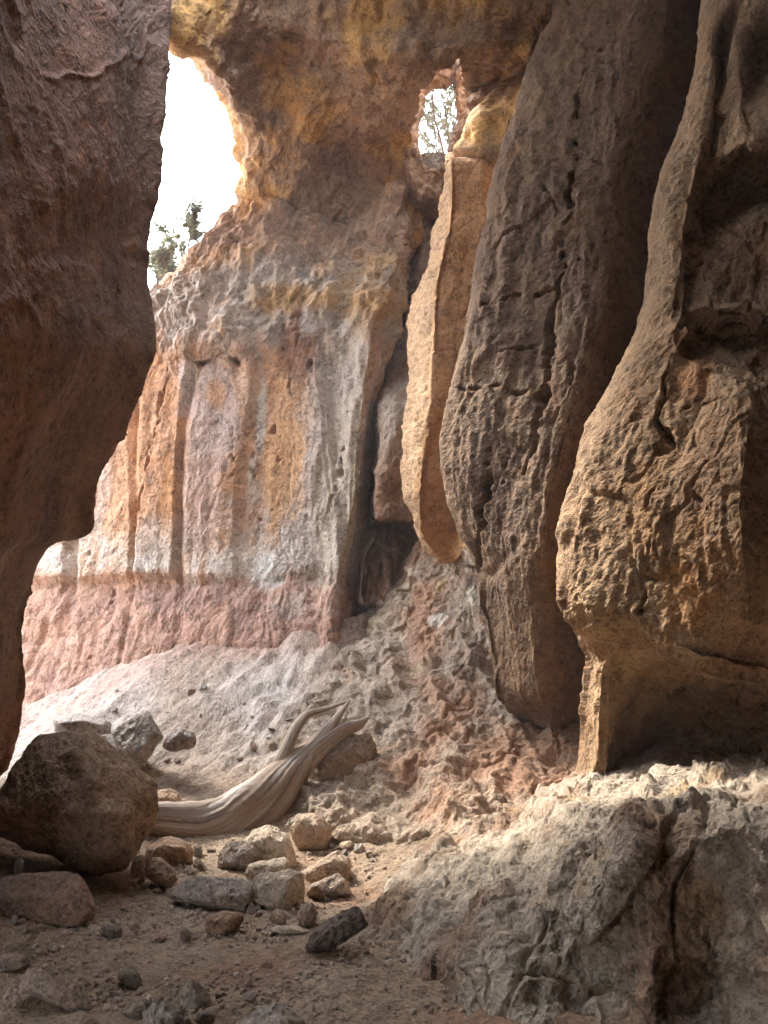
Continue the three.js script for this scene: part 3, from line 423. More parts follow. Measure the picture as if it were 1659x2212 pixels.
/* right bulge */
place(net([
  [-800, 1700, 7, 1600, 5.8, 1650, 5.2, 1680, 5, 1720, 4.9, 1760, 4.7, 1800, 4.6, 1850, 4.5, 1950, 4.4, 2300, 3.6],
  [-400, 1650, 7, 1560, 5.8, 1610, 5.2, 1650, 5, 1690, 4.9, 1730, 4.75, 1770, 4.6, 1820, 4.5, 1950, 4.4, 2300, 3.6],
  [0, 1560, 6.8, 1500, 5.7, 1520, 5.2, 1550, 5, 1580, 5.05, 1610, 4.85, 1650, 4.9, 1700, 4.6, 1800, 4.5, 2200, 3.4],
  [140, 1550, 6.8, 1488, 5.7, 1502, 5.2, 1535, 5, 1565, 5.1, 1595, 4.85, 1640, 5, 1700, 4.6, 1780, 4.4, 2200, 3.4],
  [250, 1540, 6.8, 1465, 5.7, 1480, 5.2, 1520, 5, 1550, 5.1, 1590, 4.8, 1630, 4.7, 1690, 4.6, 1780, 4.4, 2200, 3.4],
  [320, 1530, 6.8, 1445, 5.7, 1460, 5.2, 1510, 5, 1540, 5.1, 1580, 4.8, 1630, 4.65, 1680, 4.6, 1780, 4.4, 2200, 3.4],
  [380, 1520, 6.8, 1420, 5.7, 1437, 5.2, 1495, 5, 1520, 5.1, 1560, 5.18, 1610, 5.28, 1660, 5.15, 1780, 4.6, 2200, 3.4],
  [470, 1500, 6.8, 1400, 5.7, 1415, 5.2, 1480, 4.98, 1500, 5.1, 1530, 5.18, 1560, 5.08, 1620, 4.85, 1780, 4.6, 2200, 3.4],
  [620, 1480, 6.8, 1385, 5.7, 1400, 5.2, 1470, 4.95, 1490, 5, 1520, 4.85, 1570, 4.85, 1640, 4.8, 1780, 4.6, 2200, 3.4],
  [680, 1460, 6.8, 1367, 5.7, 1382, 5.2, 1455, 4.92, 1475, 4.85, 1520, 4.7, 1580, 4.7, 1640, 4.6, 1780, 4.5, 2200, 3.4],
  [710, 1455, 6.8, 1360, 5.7, 1375, 5.2, 1450, 4.86, 1470, 4.77, 1520, 4.96, 1580, 4.94, 1640, 4.84, 1760, 4.5, 2200, 3.4],
  [780, 1440, 6.8, 1330, 5.7, 1343, 5.2, 1425, 4.92, 1460, 4.85, 1500, 4.72, 1550, 4.62, 1600, 4.58, 1740, 4.5, 2200, 3.6],
  [850, 1420, 6.8, 1300, 5.7, 1312, 5.2, 1403, 4.85, 1457, 4.74, 1512, 4.58, 1563, 4.42, 1615, 4.32, 1740, 4.25, 2200, 3.6],
  [1010, 1380, 6.8, 1245, 5.7, 1255, 5.2, 1363, 4.82, 1428, 4.62, 1493, 4.42, 1554, 4.24, 1615, 4.1, 1740, 4.25, 2200, 3.6],
  [1160, 1360, 6.8, 1205, 5.7, 1215, 5.2, 1335, 4.82, 1407, 4.62, 1479, 4.42, 1547, 4.24, 1615, 4.1, 1740, 4.25, 2200, 3.6],
  [1310, 1340, 6.8, 1190, 5.7, 1198, 5.2, 1323, 4.82, 1398, 4.66, 1473, 4.5, 1544, 4.36, 1615, 4.28, 1740, 4.25, 2200, 3.6],
  [[1340, 1390, 6.8], [1250, 1390, 5.8], [1256, 1390, 5.3], [1330, 1385, 4.95], [1370, 1385, 4.8], [1420, 1395, 4.66], [1490, 1410, 4.55], [1570, 1430, 4.48], [1740, 1450, 4.4], [2200, 1450, 3.6]],
  [[1360, 1425, 6.8], [1268, 1425, 5.9], [1276, 1425, 5.5], [1325, 1405, 5.15], [1362, 1408, 5.0], [1420, 1420, 4.75], [1490, 1442, 4.62], [1570, 1466, 4.55], [1740, 1485, 4.45], [2200, 1485, 3.6]],
  [[1390, 1470, 6.8], [1258, 1470, 6], [1264, 1470, 5.6], [1300, 1450, 5.3], [1345, 1440, 5.3], [1410, 1448, 5.3], [1490, 1475, 5.3], [1570, 1500, 5.2], [1740, 1530, 4.9], [2200, 1530, 3.6]],
  [1600, 1390, 6.8, 1246, 6, 1252, 5.6, 1295, 5.3, 1340, 5.42, 1400, 5.9, 1500, 5.9, 1600, 5.7, 1720, 5.4, 2200, 3.6],
  [1680, 1390, 6.8, 1230, 6, 1238, 5.55, 1290, 5.25, 1338, 5.4, 1400, 5.8, 1500, 5.8, 1600, 5.6, 1720, 5.3, 2200, 3.6],
  [1850, 1360, 6.8, 1200, 6, 1210, 5.5, 1280, 5.4, 1320, 5.6, 1400, 5.6, 1500, 5.6, 1600, 5.4, 1720, 5.2, 2200, 3.6],
], (x, y, z, X) => { const e = sst(2.8, 3.3, X.s + 0.25 * noise(x * 2, y * 2, z * 2)), up = sst(3.4, 2.8, y + 0.4 * noise(x, y, z)); const k = 0.3 + 0.7 * Math.max(e, up); return k * 0.08 * blocks(x, y, z, 0.9, 0.5) + k * (0.10 * fbm(x * 1.2, y * 0.6, z * 1.2, 3) + 0.03 * weather(x, y, z, 1.6, 0.4) + 0.03 * blocks(x, y, z, 2.8, 0.6) + 0.025 * weather(x, y, z, 4, 0.3) + 0.012 * cobble(x, y, z, 6, 0.35) + 0.01 * cobble(x, y, z, 14, 0.5) + 0.02 * clods(x, y * 0.6, z, 5, 0.5)) + 0.06 * fbm(x * 0.9, y * 0.7, z * 0.9, 2) + 0.6 * rough(x, y, z) + 0.008 * fbm(x * 30, y * 20, z * 30, 2) - 0.05; },
(x, y, z) => { let c = mixc(rgb('#8a6c52'), rgb('#a98e70'), clamp(0.45 + 1.2 * fbm(x * 2.2, y * 1.4, z * 2.2, 4))); c = mixc(c, rgb('#96704c'), 0.6 * sst(0.15, 0.45, fbm(x * 1.4 + 7, y * 1.4, z * 1.4, 3))); return tint(c, x, y, z); },
{ cracks: [KD(0.07, 0.2, 1220, 250, 1190, 450, 1175, 600), KD(0.04, 0.12, 1140, 780, 1130, 960, 1120, 1150), KD(0.03, 0.1, 1260, 400, 1420, 390), KD(0.05, 0.12, 1080, 1230, 1060, 1420), KD(0.03, 0.08, 1360, 840, 1290, 760, 1240, 680), KB(0.04, 0.1, 1345, 370, 1480, 230, 1500, 60), KB(0.05, 0.15, 1330, 1000, 1320, 1200, 1220, 1380), KB(0.06, 0.2, 1230, 1400, 1400, 1330, 1650, 1340), KB(0.05, 0.12, 1440, 380, 1470, 620)],
  spots: [SD(1330, 240, 0.2, 0.4, rgb('#9a6c49'), 0.7), SD(1280, 1250, 0.2, 0.3, rgb('#a8794f'), 0.5), SD(1350, 650, 0.35, 0.5, rgb('#8f7056'), 0.5)] }), 'cave_wall_right', null, null, null, 'structure');

/* rubble mound below the pillar */
place(net([
  [[915, 1120, 10.2], [884, 1122, 9.5], [888, 1130, 9.05], [940, 1150, 8.7], [1000, 1170, 8.4], [1080, 1200, 8.2], [1250, 1300, 8.0], [1450, 1300, 7.5]],
  [[900, 1250, 10.2], [868, 1252, 9.4], [874, 1250, 8.95], [940, 1240, 8.5], [1000, 1250, 8.2], [1080, 1300, 8.0], [1250, 1400, 7.6], [1450, 1400, 7.2]],
  [[740, 1400, 10.0], [796, 1372, 9.4], [812, 1362, 8.8], [900, 1370, 8.3], [980, 1400, 8.0], [1060, 1440, 7.7], [1250, 1500, 7.2], [1450, 1500, 6.8]],
  [[600, 1480, 9.2], [690, 1440, 8.8], [760, 1430, 8.4], [860, 1470, 7.9], [960, 1500, 7.5], [1060, 1540, 7.2], [1250, 1570, 6.8], [1450, 1570, 6.4]],
  [[440, 1560, 8.6], [560, 1530, 8.3], [680, 1510, 8.0], [820, 1560, 7.4], [940, 1600, 7.0], [1060, 1630, 6.7], [1250, 1640, 6.4], [1450, 1640, 6.0]],
  [[420, 1640, 7.9], [520, 1620, 7.7], [640, 1620, 7.4], [800, 1680, 6.8], [940, 1700, 6.5], [1060, 1700, 6.2], [1250, 1690, 6.0], [1450, 1680, 5.7]],
  [[460, 1720, 7.4], [540, 1700, 7.1], [660, 1720, 6.8], [780, 1780, 6.4], [920, 1790, 6.1], [1060, 1770, 5.9], [1250, 1730, 5.7], [1450, 1720, 5.4]],
  [[480, 1800, 7.0], [560, 1790, 6.8], [660, 1800, 6.6], [780, 1860, 6.1], [900, 1880, 5.8], [1060, 1830, 5.6], [1250, 1780, 5.4], [1450, 1760, 5.2]],
], (x, y, z) => { const a = x * 0.75 + y * 0.4, up = sst(0.9, 1.7, y); const rx = x + 0.35 * y + 0.15 * noise(x * 1.5, y, z); return 0.15 * (ridge(rx * 1.7, y * 0.35, z * 0.35, 3) - 0.4) + 0.07 * blocks(a, y, z, 2.2, 0.5) + 0.12 * clods(a, y * 0.5, z, 1.3) + 0.18 * fbm(a * 1.2, y * 0.6, z * 1.2, 4) + 0.1 * clods(a, y * 0.45, z * 0.9, 2.9, 0.4) + 0.05 * cobble(a, y * 0.35, z, 3) + 0.05 * weather(a, y, z, 3.0, 0.4) + 0.05 * clods(x, y * 0.7, z, 6, 0.55) + 0.025 * weather(x, y, z, 8, 0.6) + 0.03 * clods(x, y, z, 13, 0.6) + 0.7 * rough(x, y, z) - 0.03; },
(x, y, z) => { const n = fbm(x * 1.5, y * 1.5, z * 1.5, 4); let c = mixc(rgb('#a69482'), rgb('#a5826a'), sst(-0.2, 0.35, n + 0.25 * (x - 0.4))); c = mixc(c, rgb('#d2c3a4'), 0.6 * sst(0.12, 0.4, fbm(x * 4, y * 1.2, z * 4 + 2, 4)) * sst(0.9, 1.6, y)); return tint(c, x, y, z); },
{ cracks: [KD(0.06, 0.14, 220, 1560, 320, 1400), KD(0.06, 0.14, 330, 1590, 390, 1470)], spots: [SD(380, 1260, 0.05, 0.5, rgb('#e2d9c4'), 0.8), SD(470, 1420, 0.05, 0.4, rgb('#e6e2d8'), 0.8), SD(235, 1350, 0.14, 0.12, rgb('#dcd6c8'), 0.7), SD(225, 1180, 0.06, 0.3, rgb('#dcc69a'), 0.7)] }), 'rubble_slope', null, null, null, 'structure');

/* ramp ledge lower right */
place(net([
  [[820, 1960, 5.2], [930, 1840, 5.6], [1080, 1770, 5.8], [1200, 1700, 5.9], [1330, 1640, 5.9], [1420, 1610, 5.8], [1500, 1600, 5.6], [1580, 1615, 5.3], [1700, 1640, 5.0], [2000, 1700, 4.0], [3000, 1850, 2.88]],
  [[790, 1985, 4.9], [920, 1880, 5.1], [1070, 1800, 5.2], [1190, 1745, 5.2], [1310, 1685, 5.2], [1400, 1660, 5.05], [1480, 1650, 4.9], [1560, 1665, 4.6], [1680, 1690, 4.2], [2000, 1750, 3.4], [3000, 1900, 2.45]],
  [[770, 2010, 4.7], [900, 1930, 4.7], [1060, 1855, 4.65], [1170, 1800, 4.6], [1290, 1745, 4.5], [1380, 1720, 4.35], [1460, 1710, 4.2], [1550, 1720, 3.9], [1670, 1735, 3.6], [2000, 1820, 3.0], [3000, 1970, 2.16]],
  [[780, 2060, 4.45], [900, 2000, 4.4], [1050, 1930, 4.25], [1160, 1880, 4.1], [1270, 1830, 4.0], [1370, 1790, 3.85], [1450, 1775, 3.75], [1550, 1765, 3.5], [1670, 1765, 3.25], [2000, 1880, 2.7], [3000, 2030, 1.94]],
  [[800, 2100, 4.25], [890, 2060, 4.2], [1040, 1990, 4.0], [1150, 1950, 3.9], [1265, 1930, 3.75], [1375, 1850, 3.6], [1445, 1830, 3.6], [1540, 1790, 3.4], [1670, 1780, 3.15], [2000, 1900, 2.6], [3000, 2050, 1.87]],
  [[820, 2130, 4.1], [900, 2090, 4.05], [1040, 2040, 3.85], [1140, 2010, 3.75], [1260, 1985, 3.68], [1380, 1920, 3.54], [1445, 1900, 3.52], [1540, 1855, 3.43], [1670, 1850, 3.17], [2000, 1970, 2.65], [3000, 2120, 1.91]],
  [[840, 2160, 3.95], [920, 2140, 3.9], [1040, 2100, 3.75], [1130, 2080, 3.62], [1270, 2050, 3.64], [1390, 2010, 3.5], [1450, 2010, 3.5], [1540, 1980, 3.5], [1670, 1980, 3.25], [2000, 2100, 2.8], [3000, 2250, 2.02]],
  [[870, 2220, 3.65], [950, 2210, 3.65], [1050, 2180, 3.6], [1130, 2160, 3.5], [1290, 2150, 3.55], [1400, 2110, 3.36], [1450, 2120, 3.4], [1540, 2130, 3.5], [1670, 2150, 3.25], [2000, 2250, 2.6], [3000, 2400, 1.87]],
  [[880, 2300, 3.4], [960, 2300, 3.4], [1060, 2290, 3.4], [1140, 2280, 3.3], [1290, 2270, 3.3], [1400, 2260, 3.2], [1450, 2260, 3.2], [1540, 2270, 3.25], [1670, 2290, 3.0], [2000, 2400, 2.4], [3000, 2550, 1.73]],
  [[880, 2500, 3.0], [960, 2500, 3.0], [1060, 2500, 3.0], [1140, 2500, 2.9], [1290, 2500, 2.8], [1400, 2500, 2.8], [1450, 2500, 2.8], [1540, 2500, 2.8], [1670, 2500, 2.6], [2000, 2600, 2.2], [3000, 2750, 1.58]],
], (x, y, z) => { const a = x + 0.45 * z, c = z * 0.6 - x * 0.2; return 0.06 * blocks(a, y, c, 1.6, 0.8) + 0.03 * blocks(x, y, z, 5, 0.8) + 0.13 * fbm(a * 1.4, y * 1.4, c * 1.4, 3) + 0.08 * clods(a, y, c, 2.0, 0.4) + 0.06 * weather(a * 1.2, y, c * 0.7, 2.4, 0.9) + 0.05 * clods(x, y, z, 4.5, 0.5) + 0.022 * weather(x, y, z, 7, 0.9) + 0.03 * pits(x, y, z, 6) + 0.025 * clods(x, y, z, 11, 0.6) + 0.7 * rough(x, y, z) - 0.01; },
(x, y, z) => { const n = fbm(x * 1.8, y * 1.8, z * 1.8, 4); let c = mixc(rgb('#a89a8a'), rgb('#8a705c'), sst(-0.1, 0.35, n)); c = mixc(c, rgb('#b59a72'), 0.5 * sst(0.2, 0.45, fbm(x * 3 + 5, y * 3, z * 3, 4))); return tint(c, x, y, z, 0.3); }, { step: STEP * 0.9 }), 'rock_ledge', 'rough pale ledge sloping down across the lower right corner', 'rock ledge');

/* rest of the cave around the viewer */
{
  const g = new THREE.SphereGeometry(1, 96, 48), p = g.attributes.position, C = new Float32Array(p.count * 3);
  for (let i = 0; i < p.count; i++) {
    let x = p.getX(i), y = p.getY(i), z = p.getZ(i), k = 1 + 0.12 * fbm(x * 3, y * 3, z * 3, 4);
    p.setXYZ(i, x * 4.2 * k, 3 + y * 6.3 * k, -1.2 + z * 5.5 * k); const c = tint(DKBROWN, x * 4, y * 4, z * 4); C.set(c, i * 3);
  }
  g.setAttribute('color', new THREE.BufferAttribute(C, 3));
  const id = [], src = g.index.array; for (let i = 0; i < src.length; i += 3) { const zc = (p.getZ(src[i]) + p.getZ(src[i + 1]) + p.getZ(src[i + 2])) / 3, yc = p.getY(src[i]), xc = p.getX(src[i]); const lim = yc > 6 ? -4.6 : xc < -1 ? -3.4 : -3.8; if (zc > lim && yc > -0.6 && !(xc < -1.2 && yc > 6.4 && zc < -3.3) && !(xc < -1.6 && zc > -2.2 && zc < 0.3 && yc < 1.5 + 0.4 * noise(zc * 2, yc, 1))) id.push(src[i], src[i + 1], src[i + 2]); }
  g.setIndex(id); g.computeVertexNormals();
  place(new THREE.Mesh(g, rockMat), 'cave_wall_behind', null, null, null, 'structure');
}

/* ---------- loose rocks ---------- */
const ICO = {};
function ico(n) { // indexed icosphere
  if (ICO[n]) return ICO[n];
  const g = new THREE.IcosahedronGeometry(1, n), p = g.attributes.position, map = new Map(), v = [], id = [];
  for (let i = 0; i < p.count; i++) { const k = Math.round(p.getX(i) * 1e4) + '_' + Math.round(p.getY(i) * 1e4) + '_' + Math.round(p.getZ(i) * 1e4); if (!map.has(k)) { map.set(k, v.length / 3); v.push(p.getX(i), p.getY(i), p.getZ(i)); } id.push(map.get(k)); }
  return ICO[n] = { v: Float32Array.from(v), id };
}
function hullGeo(points, { n = 22, round = 0.03, bump = 1, seed = 1, col, col2, mid = null }) {
  const hull = new ConvexHull().setFromPoints(points), c = new THREE.Vector3(); points.forEach((p) => c.add(p)); c.divideScalar(points.length); if (mid) c.copy(mid);
  const size = new THREE.Box3().setFromPoints(points).getSize(new THREE.Vector3()), sz = (size.x + size.y + size.z) / 3;
  const pl = hull.faces.map((f) => [f.normal.x, f.normal.y, f.normal.z, f.constant - f.normal.dot(c)]), K = round * sz;
  const { v, id } = ico(n), N = v.length / 3, P = new Float32Array(N * 3), C = new Float32Array(N * 3);
  for (let i = 0; i < N; i++) {
    const x = v[i * 3], y = v[i * 3 + 1], z = v[i * 3 + 2]; let m = 1e9; const rs = [];
    for (const q of pl) { const k = q[0] * x + q[1] * y + q[2] * z; if (k > 1e-4) { const r = q[3] / k; if (r < m) m = r; if (r < m + 6 * K) rs.push(r); } }
    let s = 0; for (const r of rs) s += Math.exp(-(r - m) / K); let r = m - K * Math.log(s) * 0.6;
    const px = x * r + c.x, py = y * r + c.y, pz = z * r + c.z, f = 1 / sz, q = seed * 3.7;
    const h = bump * sz * (0.05 * fbm(px * f * 1.6 + q, py * f * 1.6, pz * f * 1.6, 3) + 0.035 * (ridge(px * f * 3 + q, py * f * 3, pz * f * 3, 3) - 0.4) + 0.02 * cobble(px + q, py, pz, f * 3)) + 0.010 * bump * fbm(px * 14 + q, py * 14, pz * 14, 3) + 0.005 * bump * noise(px * 45, py * 45, pz * 45);
    r += h; P[i * 3] = x * r; P[i * 3 + 1] = y * r; P[i * 3 + 2] = z * r; 
    const t = mixc(col, col2 ?? mixc(col, [0.42, 0.36, 0.3], 0.4), clamp(0.45 + 1.1 * fbm(px * 3 + q, py * 3, pz * 3, 4))), e = 1 + 0.16 * noise(px * 24 + q, py * 24, pz * 24) + 0.12 * noise(px * 60, py * 60, pz * 60); C[i * 3] = t[0] * e; C[i * 3 + 1] = t[1] * e; C[i * 3 + 2] = t[2] * e;
  }
  const g = new THREE.BufferGeometry(); g.setAttribute('position', new THREE.BufferAttribute(P, 3)); g.setAttribute('color', new THREE.BufferAttribute(C, 3)); g.setIndex(id); g.computeVertexNormals(); boxUV(g, c.x, c.y, c.z);
  return [g, c];
}
const Q5 = ([x, y]) => [x * 0.5, 1460 + y * 0.5];
let rockSeed = 3;
function rock(name, label, sil, o = {}) {
  const rnd = mulberry(rockSeed += 11), grow = o.cat ? 1 : 1.07, mx = sil.reduce((a, p) => a + p[0], 0) / sil.length, my = sil.reduce((a, p) => a + p[1], 0) / sil.length, px = sil.map(([x, y]) => Q5([mx + (x - mx) * grow, my + (y - my) * grow])), cu = px.reduce((a, p) => a + p[0], 0) / px.length, cv = px.reduce((a, p) => a + p[1], 0) / px.length;
  const us = px.map((p) => p[0]), vs = px.map((p) => p[1]), w = Math.max(...us) - Math.min(...us), hgt = Math.max(...vs) - Math.min(...vs), vb = Math.max(...vs) - 0.05 * hgt;
  const d0 = o.d0 ?? -hitFloor(cu, Math.min(vb, 2205)).z, m = d0 / F, th = (o.th ?? 0.8) * w * m, d = d0 + th * 0.4;
  const pts = px.map(([u, v]) => at(u, v, d)); 
  for (const [u, v] of px) pts.push(at(cu + (u - cu) * 0.75, cv + (v - cv) * 0.75 , d + th * 0.55));
  if (o.front) for (const [x, y, f] of o.front) { const [u, v] = Q5([x, y]); pts.push(at(u, v, d - th * f)); }
  else for (const [u, v] of px) { const k = 0.45 + 0.3 * rnd(); pts.push(at(cu + (u - cu) * k, cv + (v - cv) * k + 0.1 * hgt, d - th * (0.3 + 0.15 * rnd()))); }
  const n = clamp(Math.round(Math.max(w, hgt) / (STEP * 2.1)), 8, 64);
  const [g, c] = hullGeo(pts, { n, seed: rockSeed * 0.37, round: o.round ?? 0.02, bump: o.bump ?? 1, col: rgb(o.c ?? '#a58a72'), col2: o.c2 && rgb(o.c2) });
  const mesh = new THREE.Mesh(g, rockMat); mesh.position.copy(c); return place(mesh, name, label, o.cat ?? 'rock', o.group);
}
const TANR = '#bb9f84', PALER = '#cdb89e', DARKR = '#a0876f', WARM = '#ab8a6c', GREYR = '#aa9c8e';
rock('boulder', 'largest boulder, broad brown flat-faced, at the left foot of the cave wall', [[-90, 600], [0, 545], [50, 410], [140, 265], [240, 232], [345, 226], [460, 255], [540, 310], [600, 380], [650, 440], [690, 470], [692, 560], [680, 640], [640, 720], [560, 830], [410, 885], [250, 815], [110, 745], [0, 690], [-90, 680]], { d0: 5.15, th: 0.55, c: '#9c8168', c2: '#ad9074', cat: 'boulder', round: 0.016, bump: 1.25, front: [[350, 300, 0.28], [390, 450, 0.5], [460, 620, 0.55], [420, 800, 0.4], [250, 560, 0.48], [120, 560, 0.4], [560, 620, 0.4], [180, 360, 0.3], [560, 420, 0.25], [600, 500, 0.28], [560, 780, 0.3]] });
rock('rock', 'angular peaked rock on the dusty slope behind the largest boulder', [[480, 240], [540, 195], [635, 145], [690, 230], [705, 262], [650, 320], [620, 390], [540, 400]], { d0: 7.1, c: GREYR, front: [[500, 240, 0.1], [620, 200, 0.15], [660, 250, 0.3], [600, 340, 0.4], [540, 330, 0.35]] });
rock('rock', 'pale low block at the top of the dusty slope behind the largest boulder', [[232, 185], [290, 163], [380, 168], [470, 198], [480, 250], [300, 262], [240, 240]], { d0: 7.5, c: '#bdb2a8' });
rock('rock', 'rounded dark grey cobble sitting alone on the pale dust slope', [[703, 305], [720, 252], [780, 220], [830, 240], [850, 275], [835, 312], [740, 330]], { d0: 7.05, c: '#8d8078', bump: 1.5 });
rock('rock', 'brown rock peeking out behind the right side of the largest boulder above the log', [[660, 500], [740, 485], [770, 510], [792, 545], [790, 590], [660, 600]], { c: WARM, d0: 6.65 });
rock('rock', 'rounded tan rock between the largest boulder and the log', [[620, 785], [640, 740], [700, 700], [750, 697], [810, 720], [832, 760], [825, 805], [740, 818], [660, 805]], { c: TANR, c2: WARM });
rock('rock', 'shadowed brown rock wedged at the right foot of the largest boulder', [[630, 860], [632, 785], [660, 778], [700, 790], [745, 830], [765, 880], [725, 938], [670, 905]], { c: WARM, c2: DARKR, front: [[690, 800, 0.25], [715, 900, 0.4], [650, 850, 0.35], [745, 860, 0.2]] });
rock('rock', 'small dark rock squeezed against the boulder beside the shadowed brown rock', [[560, 850], [575, 790], [610, 772], [640, 785], [635, 860], [600, 870]], { c: DARKR });
rock('rock', 'small upright pointed stone in front of the log', [[833, 785], [838, 735], [858, 726], [874, 755], [872, 785]], { c: GREYR });
rock('rock', 'small triangular stone in front of the upright pointed stone', [[832, 815], [842, 790], [862, 783], [885, 815], [903, 842], [840, 838]], { c: TANR });
rock('rock', 'long flat-topped slab rock, widest of the rock pile', [[728, 950], [790, 885], [860, 865], [1000, 868], [1088, 885], [1082, 970], [1062, 1028], [960, 1012], [870, 985], [770, 975]], { c: GREYR, c2: '#a08d7c', th: 0.5, front: [[780, 955, 0.2], [865, 925, 0.22], [1000, 950, 0.45], [1075, 965, 0.4], [1055, 1018, 0.36], [880, 980, 0.38]] });
rock('rock', 'dull brown angular rock left of the pale rounded rock in the pile', [[938, 832], [950, 760], [985, 720], [1050, 710], [1100, 740], [1132, 790], [1105, 848], [1000, 850]], { c: '#94806f', front: [[1000, 745, 0.15], [1070, 760, 0.3], [1060, 830, 0.4], [970, 810, 0.35]] });
rock('rock', 'large pale rounded rock at the back of the pile under the log', [[1055, 712], [1100, 665], [1150, 645], [1195, 650], [1250, 700], [1275, 770], [1282, 838], [1200, 845], [1110, 790]], { c: PALER, d0: 5.85 });
rock('rock', 'low pale wedge rock on top of the pile in front of the pale rounded rock', [[1058, 855], [1075, 815], [1120, 800], [1225, 783], [1246, 800], [1242, 845], [1150, 860], [1080, 882]], { c: PALER, d0: 5.45, front: [[1080, 825, 0.3], [1230, 812, 0.35], [1235, 842, 0.4], [1090, 868, 0.4]] });
rock('rock', 'big blocky pale rock with a shaded right face at the front of the pile', [[1078, 900], [1120, 860], [1250, 838], [1300, 850], [1317, 920], [1310, 990], [1262, 1062], [1180, 1030], [1095, 985]], { c: PALER, th: 0.75, d0: 5.05, front: [[1085, 900, 0.15], [1245, 878, 0.35], [1235, 920, 0.42], [1165, 1012, 0.4], [1245, 1055, 0.32], [1095, 970, 0.3]] });
rock('rock', 'tan faceted rock farthest back in the pile beside the rubble slope', [[1255, 660], [1290, 603], [1350, 592], [1400, 620], [1437, 660], [1420, 730], [1380, 772], [1290, 745], [1265, 700]], { c: TANR, front: [[1300, 625, 0.2], [1370, 650, 0.35], [1320, 720, 0.35], [1400, 720, 0.2]] });
rock('rock', 'thin pale flake leaning behind the farthest rock of the pile', [[1228, 655], [1250, 622], [1288, 597], [1292, 620], [1262, 652]], { c: '#d6cbbb', d0: 6.3, th: 0.3 });
rock('rock', 'wedge rock with a pale sunward top at the right of the pile', [[1298, 850], [1340, 820], [1430, 765], [1460, 757], [1512, 800], [1512, 862], [1488, 898], [1330, 905]], { c: TANR, front: [[1330, 845, 0.3], [1450, 790, 0.25], [1500, 815, 0.3], [1340, 885, 0.38], [1480, 880, 0.3]] });
rock('rock', 'grey-faced wedge rock at the right front corner of the pile', [[1326, 940], [1350, 900], [1460, 855], [1492, 880], [1522, 948], [1450, 965], [1380, 980]], { c: GREYR, c2: TANR, front: [[1350, 910, 0.3], [1400, 930, 0.4], [1485, 890, 0.25], [1500, 940, 0.3]] });
rock('rock', 'dark shaded rock at the foot of the rubble slope behind the pile', [[1428, 700], [1450, 650], [1510, 640], [1560, 660], [1572, 705], [1530, 728], [1450, 720]], { c: DARKR });
rock('rock', 'tan rock with a dark left face lying alone below the long slab rock', [[883, 1085], [900, 1040], [960, 1015], [1040, 1030], [1052, 1058], [1010, 1112], [950, 1132], [890, 1105]], { c: '#a5805f', front: [[905, 1055, 0.2], [960, 1060, 0.35], [1000, 1050, 0.3], [950, 1120, 0.35], [1000, 1095, 0.35]] });
rock('rock', 'thin flat pale stone lying below the front of the pile', [[1168, 1098], [1200, 1077], [1280, 1077], [1352, 1107], [1280, 1122], [1200, 1117]], { c: PALER, th: 0.35 });
rock('rock', 'jagged dark rock at the edge of the ledge right of the floor', [[1322, 1172], [1360, 1100], [1430, 1050], [1520, 1000], [1552, 1012], [1588, 1080], [1500, 1125], [1425, 1192], [1350, 1190]], { c: '#75655a', c2: '#7a695c', bump: 1.8, th: 0.4, d0: 4.22 });
rock('rock', 'small round stone under the big blocky pale rock', [[1162, 1050], [1175, 1015], [1205, 1005], [1238, 1035], [1235, 1070], [1180, 1072]], { c: TANR, d0: 4.75 });
rock('rock', 'brown stone leaning right of the big blocky pale rock', [[1283, 1050], [1300, 990], [1350, 975], [1372, 1020], [1352, 1080], [1310, 1092]], { c: '#a0856c' });
rock('boulder', 'half-buried brown boulder in front of the largest boulder, bottom left', [[-60, 880], [60, 850], [200, 838], [300, 826], [360, 850], [410, 920], [430, 990], [422, 1060], [355, 1112], [200, 1120], [-60, 1140]], { c: '#8d7462', c2: '#9a7a62', th: 0.5, d0: 4.62, cat: 'boulder', bump: 0.9, round: 0.05, front: [[0, 980, 0.3], [200, 960, 0.35], [340, 930, 0.3], [390, 1040, 0.4], [330, 1090, 0.42], [100, 1090, 0.4]] });
rock('rock', 'flat-topped slab poking in at the left edge of the floor', [[-60, 1230], [50, 1193], [118, 1213], [132, 1250], [70, 1275], [-60, 1285]], { c: '#8c7462', th: 0.5 });
rock('rock', 'long flat slab lying tilted at the bottom left of the floor', [[88, 1345], [130, 1268], [240, 1295], [335, 1330], [390, 1400], [412, 1455], [345, 1468], [230, 1418], [110, 1368]], { c: '#9c8270', th: 0.55, front: [[110, 1345, 0.4], [330, 1430, 0.4], [395, 1445, 0.3], [240, 1350, 0.2]] });
rock('rock', 'small dark rock with a pale right side in the middle of the floor', [[508, 1295], [540, 1250], [580, 1250], [605, 1290], [617, 1352], [575, 1362], [530, 1340]], { c: '#75665a', c2: '#8d8069' });
rock('rock', 'pyramid-shaped rock near the bottom edge of the floor', [[748, 1410], [830, 1308], [890, 1360], [928, 1425], [885, 1458], [770, 1460]], { c: '#8f7b66', front: [[830, 1330, 0.1], [860, 1440, 0.42], [770, 1440, 0.3]] });
rock('rock', 'dark round stone left of the pyramid-shaped rock', [[543, 1455], [575, 1405], [620, 1394], [657, 1420], [642, 1466], [570, 1482]], { c: '#85725f' });
rock('rock', 'rough grey-brown rock cut off by the bottom edge below the pyramid rock', [[598, 1500], [660, 1422], [720, 1410], [790, 1440], [818, 1504], [780, 1600], [600, 1600]], { c: '#8b7a6c', bump: 1.4, d0: 3.3 });
